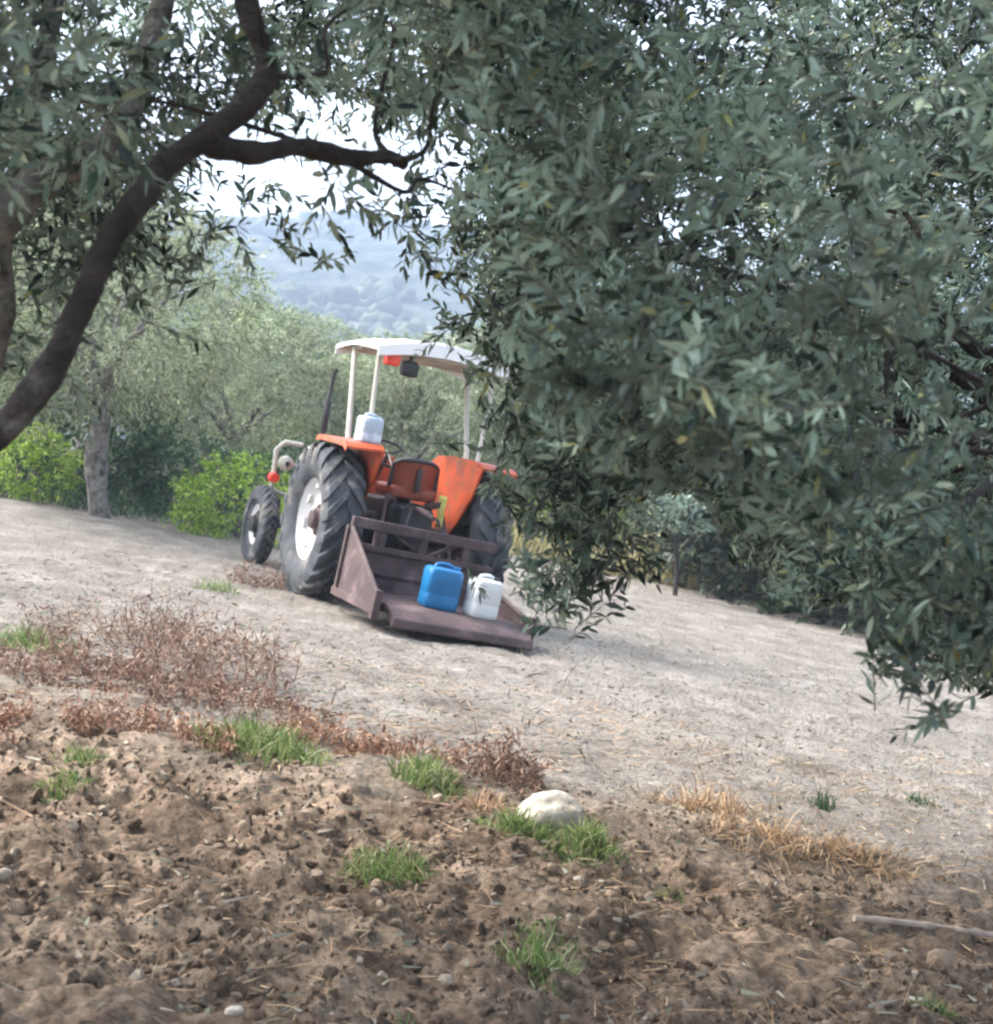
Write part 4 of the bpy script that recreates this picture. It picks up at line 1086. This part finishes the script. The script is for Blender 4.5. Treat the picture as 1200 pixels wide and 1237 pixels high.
# uncounted cover: clods, dead stubble, litter, tall dry grass on the far bank
def clods():
    rng = np.random.default_rng(50)
    bm = bmesh.new(); bmesh.ops.create_icosphere(bm, subdivisions=2, radius=1)
    S = np.array([v.co[:] for v in bm.verts]); Fs = np.array([[v.index for v in f.verts] for f in bm.faces]); bm.free()
    protos = []
    for k in range(24):
        d = .55 + .9 * fbm(S[:, 0] * 1.3 + k * 7.1, S[:, 1] * 1.3, S[:, 2] * 1.3, o=3, seed=k, gain=.65)
        q = S * d[:, None] * rng.uniform(.6, 1.35, 3)
        for _ in range(4):                                   # broken faces
            nn = unit(rng.normal(size=3)); h = q @ nn; lim = np.quantile(h, .72); q = q - np.maximum(h - lim, 0)[:, None] * nn * .9
        protos.append(q)
    protos = np.array(protos)
    N0 = 56000
    x = rng.uniform(-2.8, 3.2, N0); y = 2.6 + rng.random(N0) ** 1.15 * 8.5
    t = tilled(x, y)
    keep = (rng.random(N0) < .12 + .88 * t) & (np.abs(x) < .42 * y + .4) & (fbm(x * 2, y * 2, o=3, seed=51) > .38)
    x, y, t = x[keep], y[keep], t[keep]; n = len(x)
    r = .0045 * np.exp(rng.exponential(.56, n)); r = np.minimum(r, np.where(rng.random(n) < .012, .045, .026)) * (.55 + .45 * t)
    P = np.stack([x, y, gz(x, y) + r * .12], -1)
    q = unit(rng.normal(size=(n, 4))); w_, a, b, c = q.T
    R = np.stack([1 - 2 * (b * b + c * c), 2 * (a * b - c * w_), 2 * (a * c + b * w_), 2 * (a * b + c * w_), 1 - 2 * (a * a + c * c), 2 * (b * c - a * w_), 2 * (a * c - b * w_), 2 * (b * c + a * w_), 1 - 2 * (a * a + b * b)], -1).reshape(n, 3, 3)
    V = np.einsum('nij,nkj->nki', R, protos[rng.integers(0, 24, n)] * r[:, None, None]) + P[:, None, :]
    Q = (np.arange(n) * len(S))[:, None, None] + Fs[None]
    tag(link('soil_clods', npmesh('soil_clods', V.reshape(-1, 3), Q.reshape(-1, 3), soil_material(True), shade=False)), kind='stuff')
clods()

def scatter(name, n, x0, x1, y0, y1, h, w, m, seed, spread_=.7, bend=.4, thr=.42, fq=1.2, lift=-.005, flat=False, where=None):
    rng = np.random.default_rng(seed)
    x = rng.uniform(x0, x1, n); y = y0 + (y1 - y0) * rng.random(n) ** 1.3
    keep = (np.abs(x) < .42 * y + 1.0) & (fbm(x * fq, y * fq, o=3, seed=seed) > thr)
    if where is not None: keep &= rng.random(n) < where(x, y)
    x, y = x[keep], y[keep]; n = len(x)
    B = np.stack([x, y, gz(x, y) + lift], -1)
    D = rng.normal(0, spread_, (n, 3)) + np.array([0, 0, .0 if flat else 1.0]); D[:, 2] = np.abs(D[:, 2]) * (.15 if flat else 1)
    V, Q = blades(rng, B, D, h * np.exp(rng.normal(0, .4, n)), w * rng.uniform(.6, 1.4, n), bend * rng.uniform(.1, 1.5, n) * (.0 if flat else 1))
    tag(link(name, npmesh(name, V, Q, m)), kind='stuff')
scatter('dry_stubble', 60000, -7, 9, 6.6, 24, .055, .005, M['stubble'], 61, where=lambda x, y: .35 + .65 * smooth(-1.5, 1.5, x))
scatter('straw_litter', 16000, -4, 5, 2.6, 10, .07, .004, M['straw'], 62, flat=True, lift=.008, thr=.40)
scatter('weed_litter', 9000, -3.6, .4, 5.6, 9.5, .06, .008, M['red_weed'], 66, flat=True, lift=.006, thr=.45, where=lambda x, y: smooth(1.5, .2, np.abs(y - 7.3 + .25 * (x + 1.6))))
scatter('leaf_litter', 9000, -4, 6, 2.6, 14, .045, .011, M['stubble'], 63, flat=True, lift=.008, thr=.42)
scatter('tall_dry_grass', 16000, -1, 4.2, 23.0, 34, .55, .016, M['dry_bank'], 64, spread_=.3, bend=.3, thr=.40)
scatter('bank_weeds', 12000, -12, -3, 17.5, 30, .30, .014, M['shrub_dark'], 65, spread_=.4, bend=.4, thr=.46)

# ------------------------------------------------------------------ air
hz_ = MB(); hz_.box((0, 450, 82), (1700, 1300, 214))
vm = bpy.data.materials.new('haze'); vm.use_nodes = True
vm.node_tree.nodes.remove(vm.node_tree.nodes['Principled BSDF'])
pv = vm.node_tree.nodes.new('ShaderNodeVolumePrincipled')
pv.inputs['Color'].default_value = (.62, .78, 1.0, 1); pv.inputs['Density'].default_value = .0013; pv.inputs['Anisotropy'].default_value = 0.0
vm.node_tree.links.new(pv.outputs[0], vm.node_tree.nodes['Material Output'].inputs['Volume'])
tag(hz_.build('haze', vm, smooth_angle=0), kind='stuff')
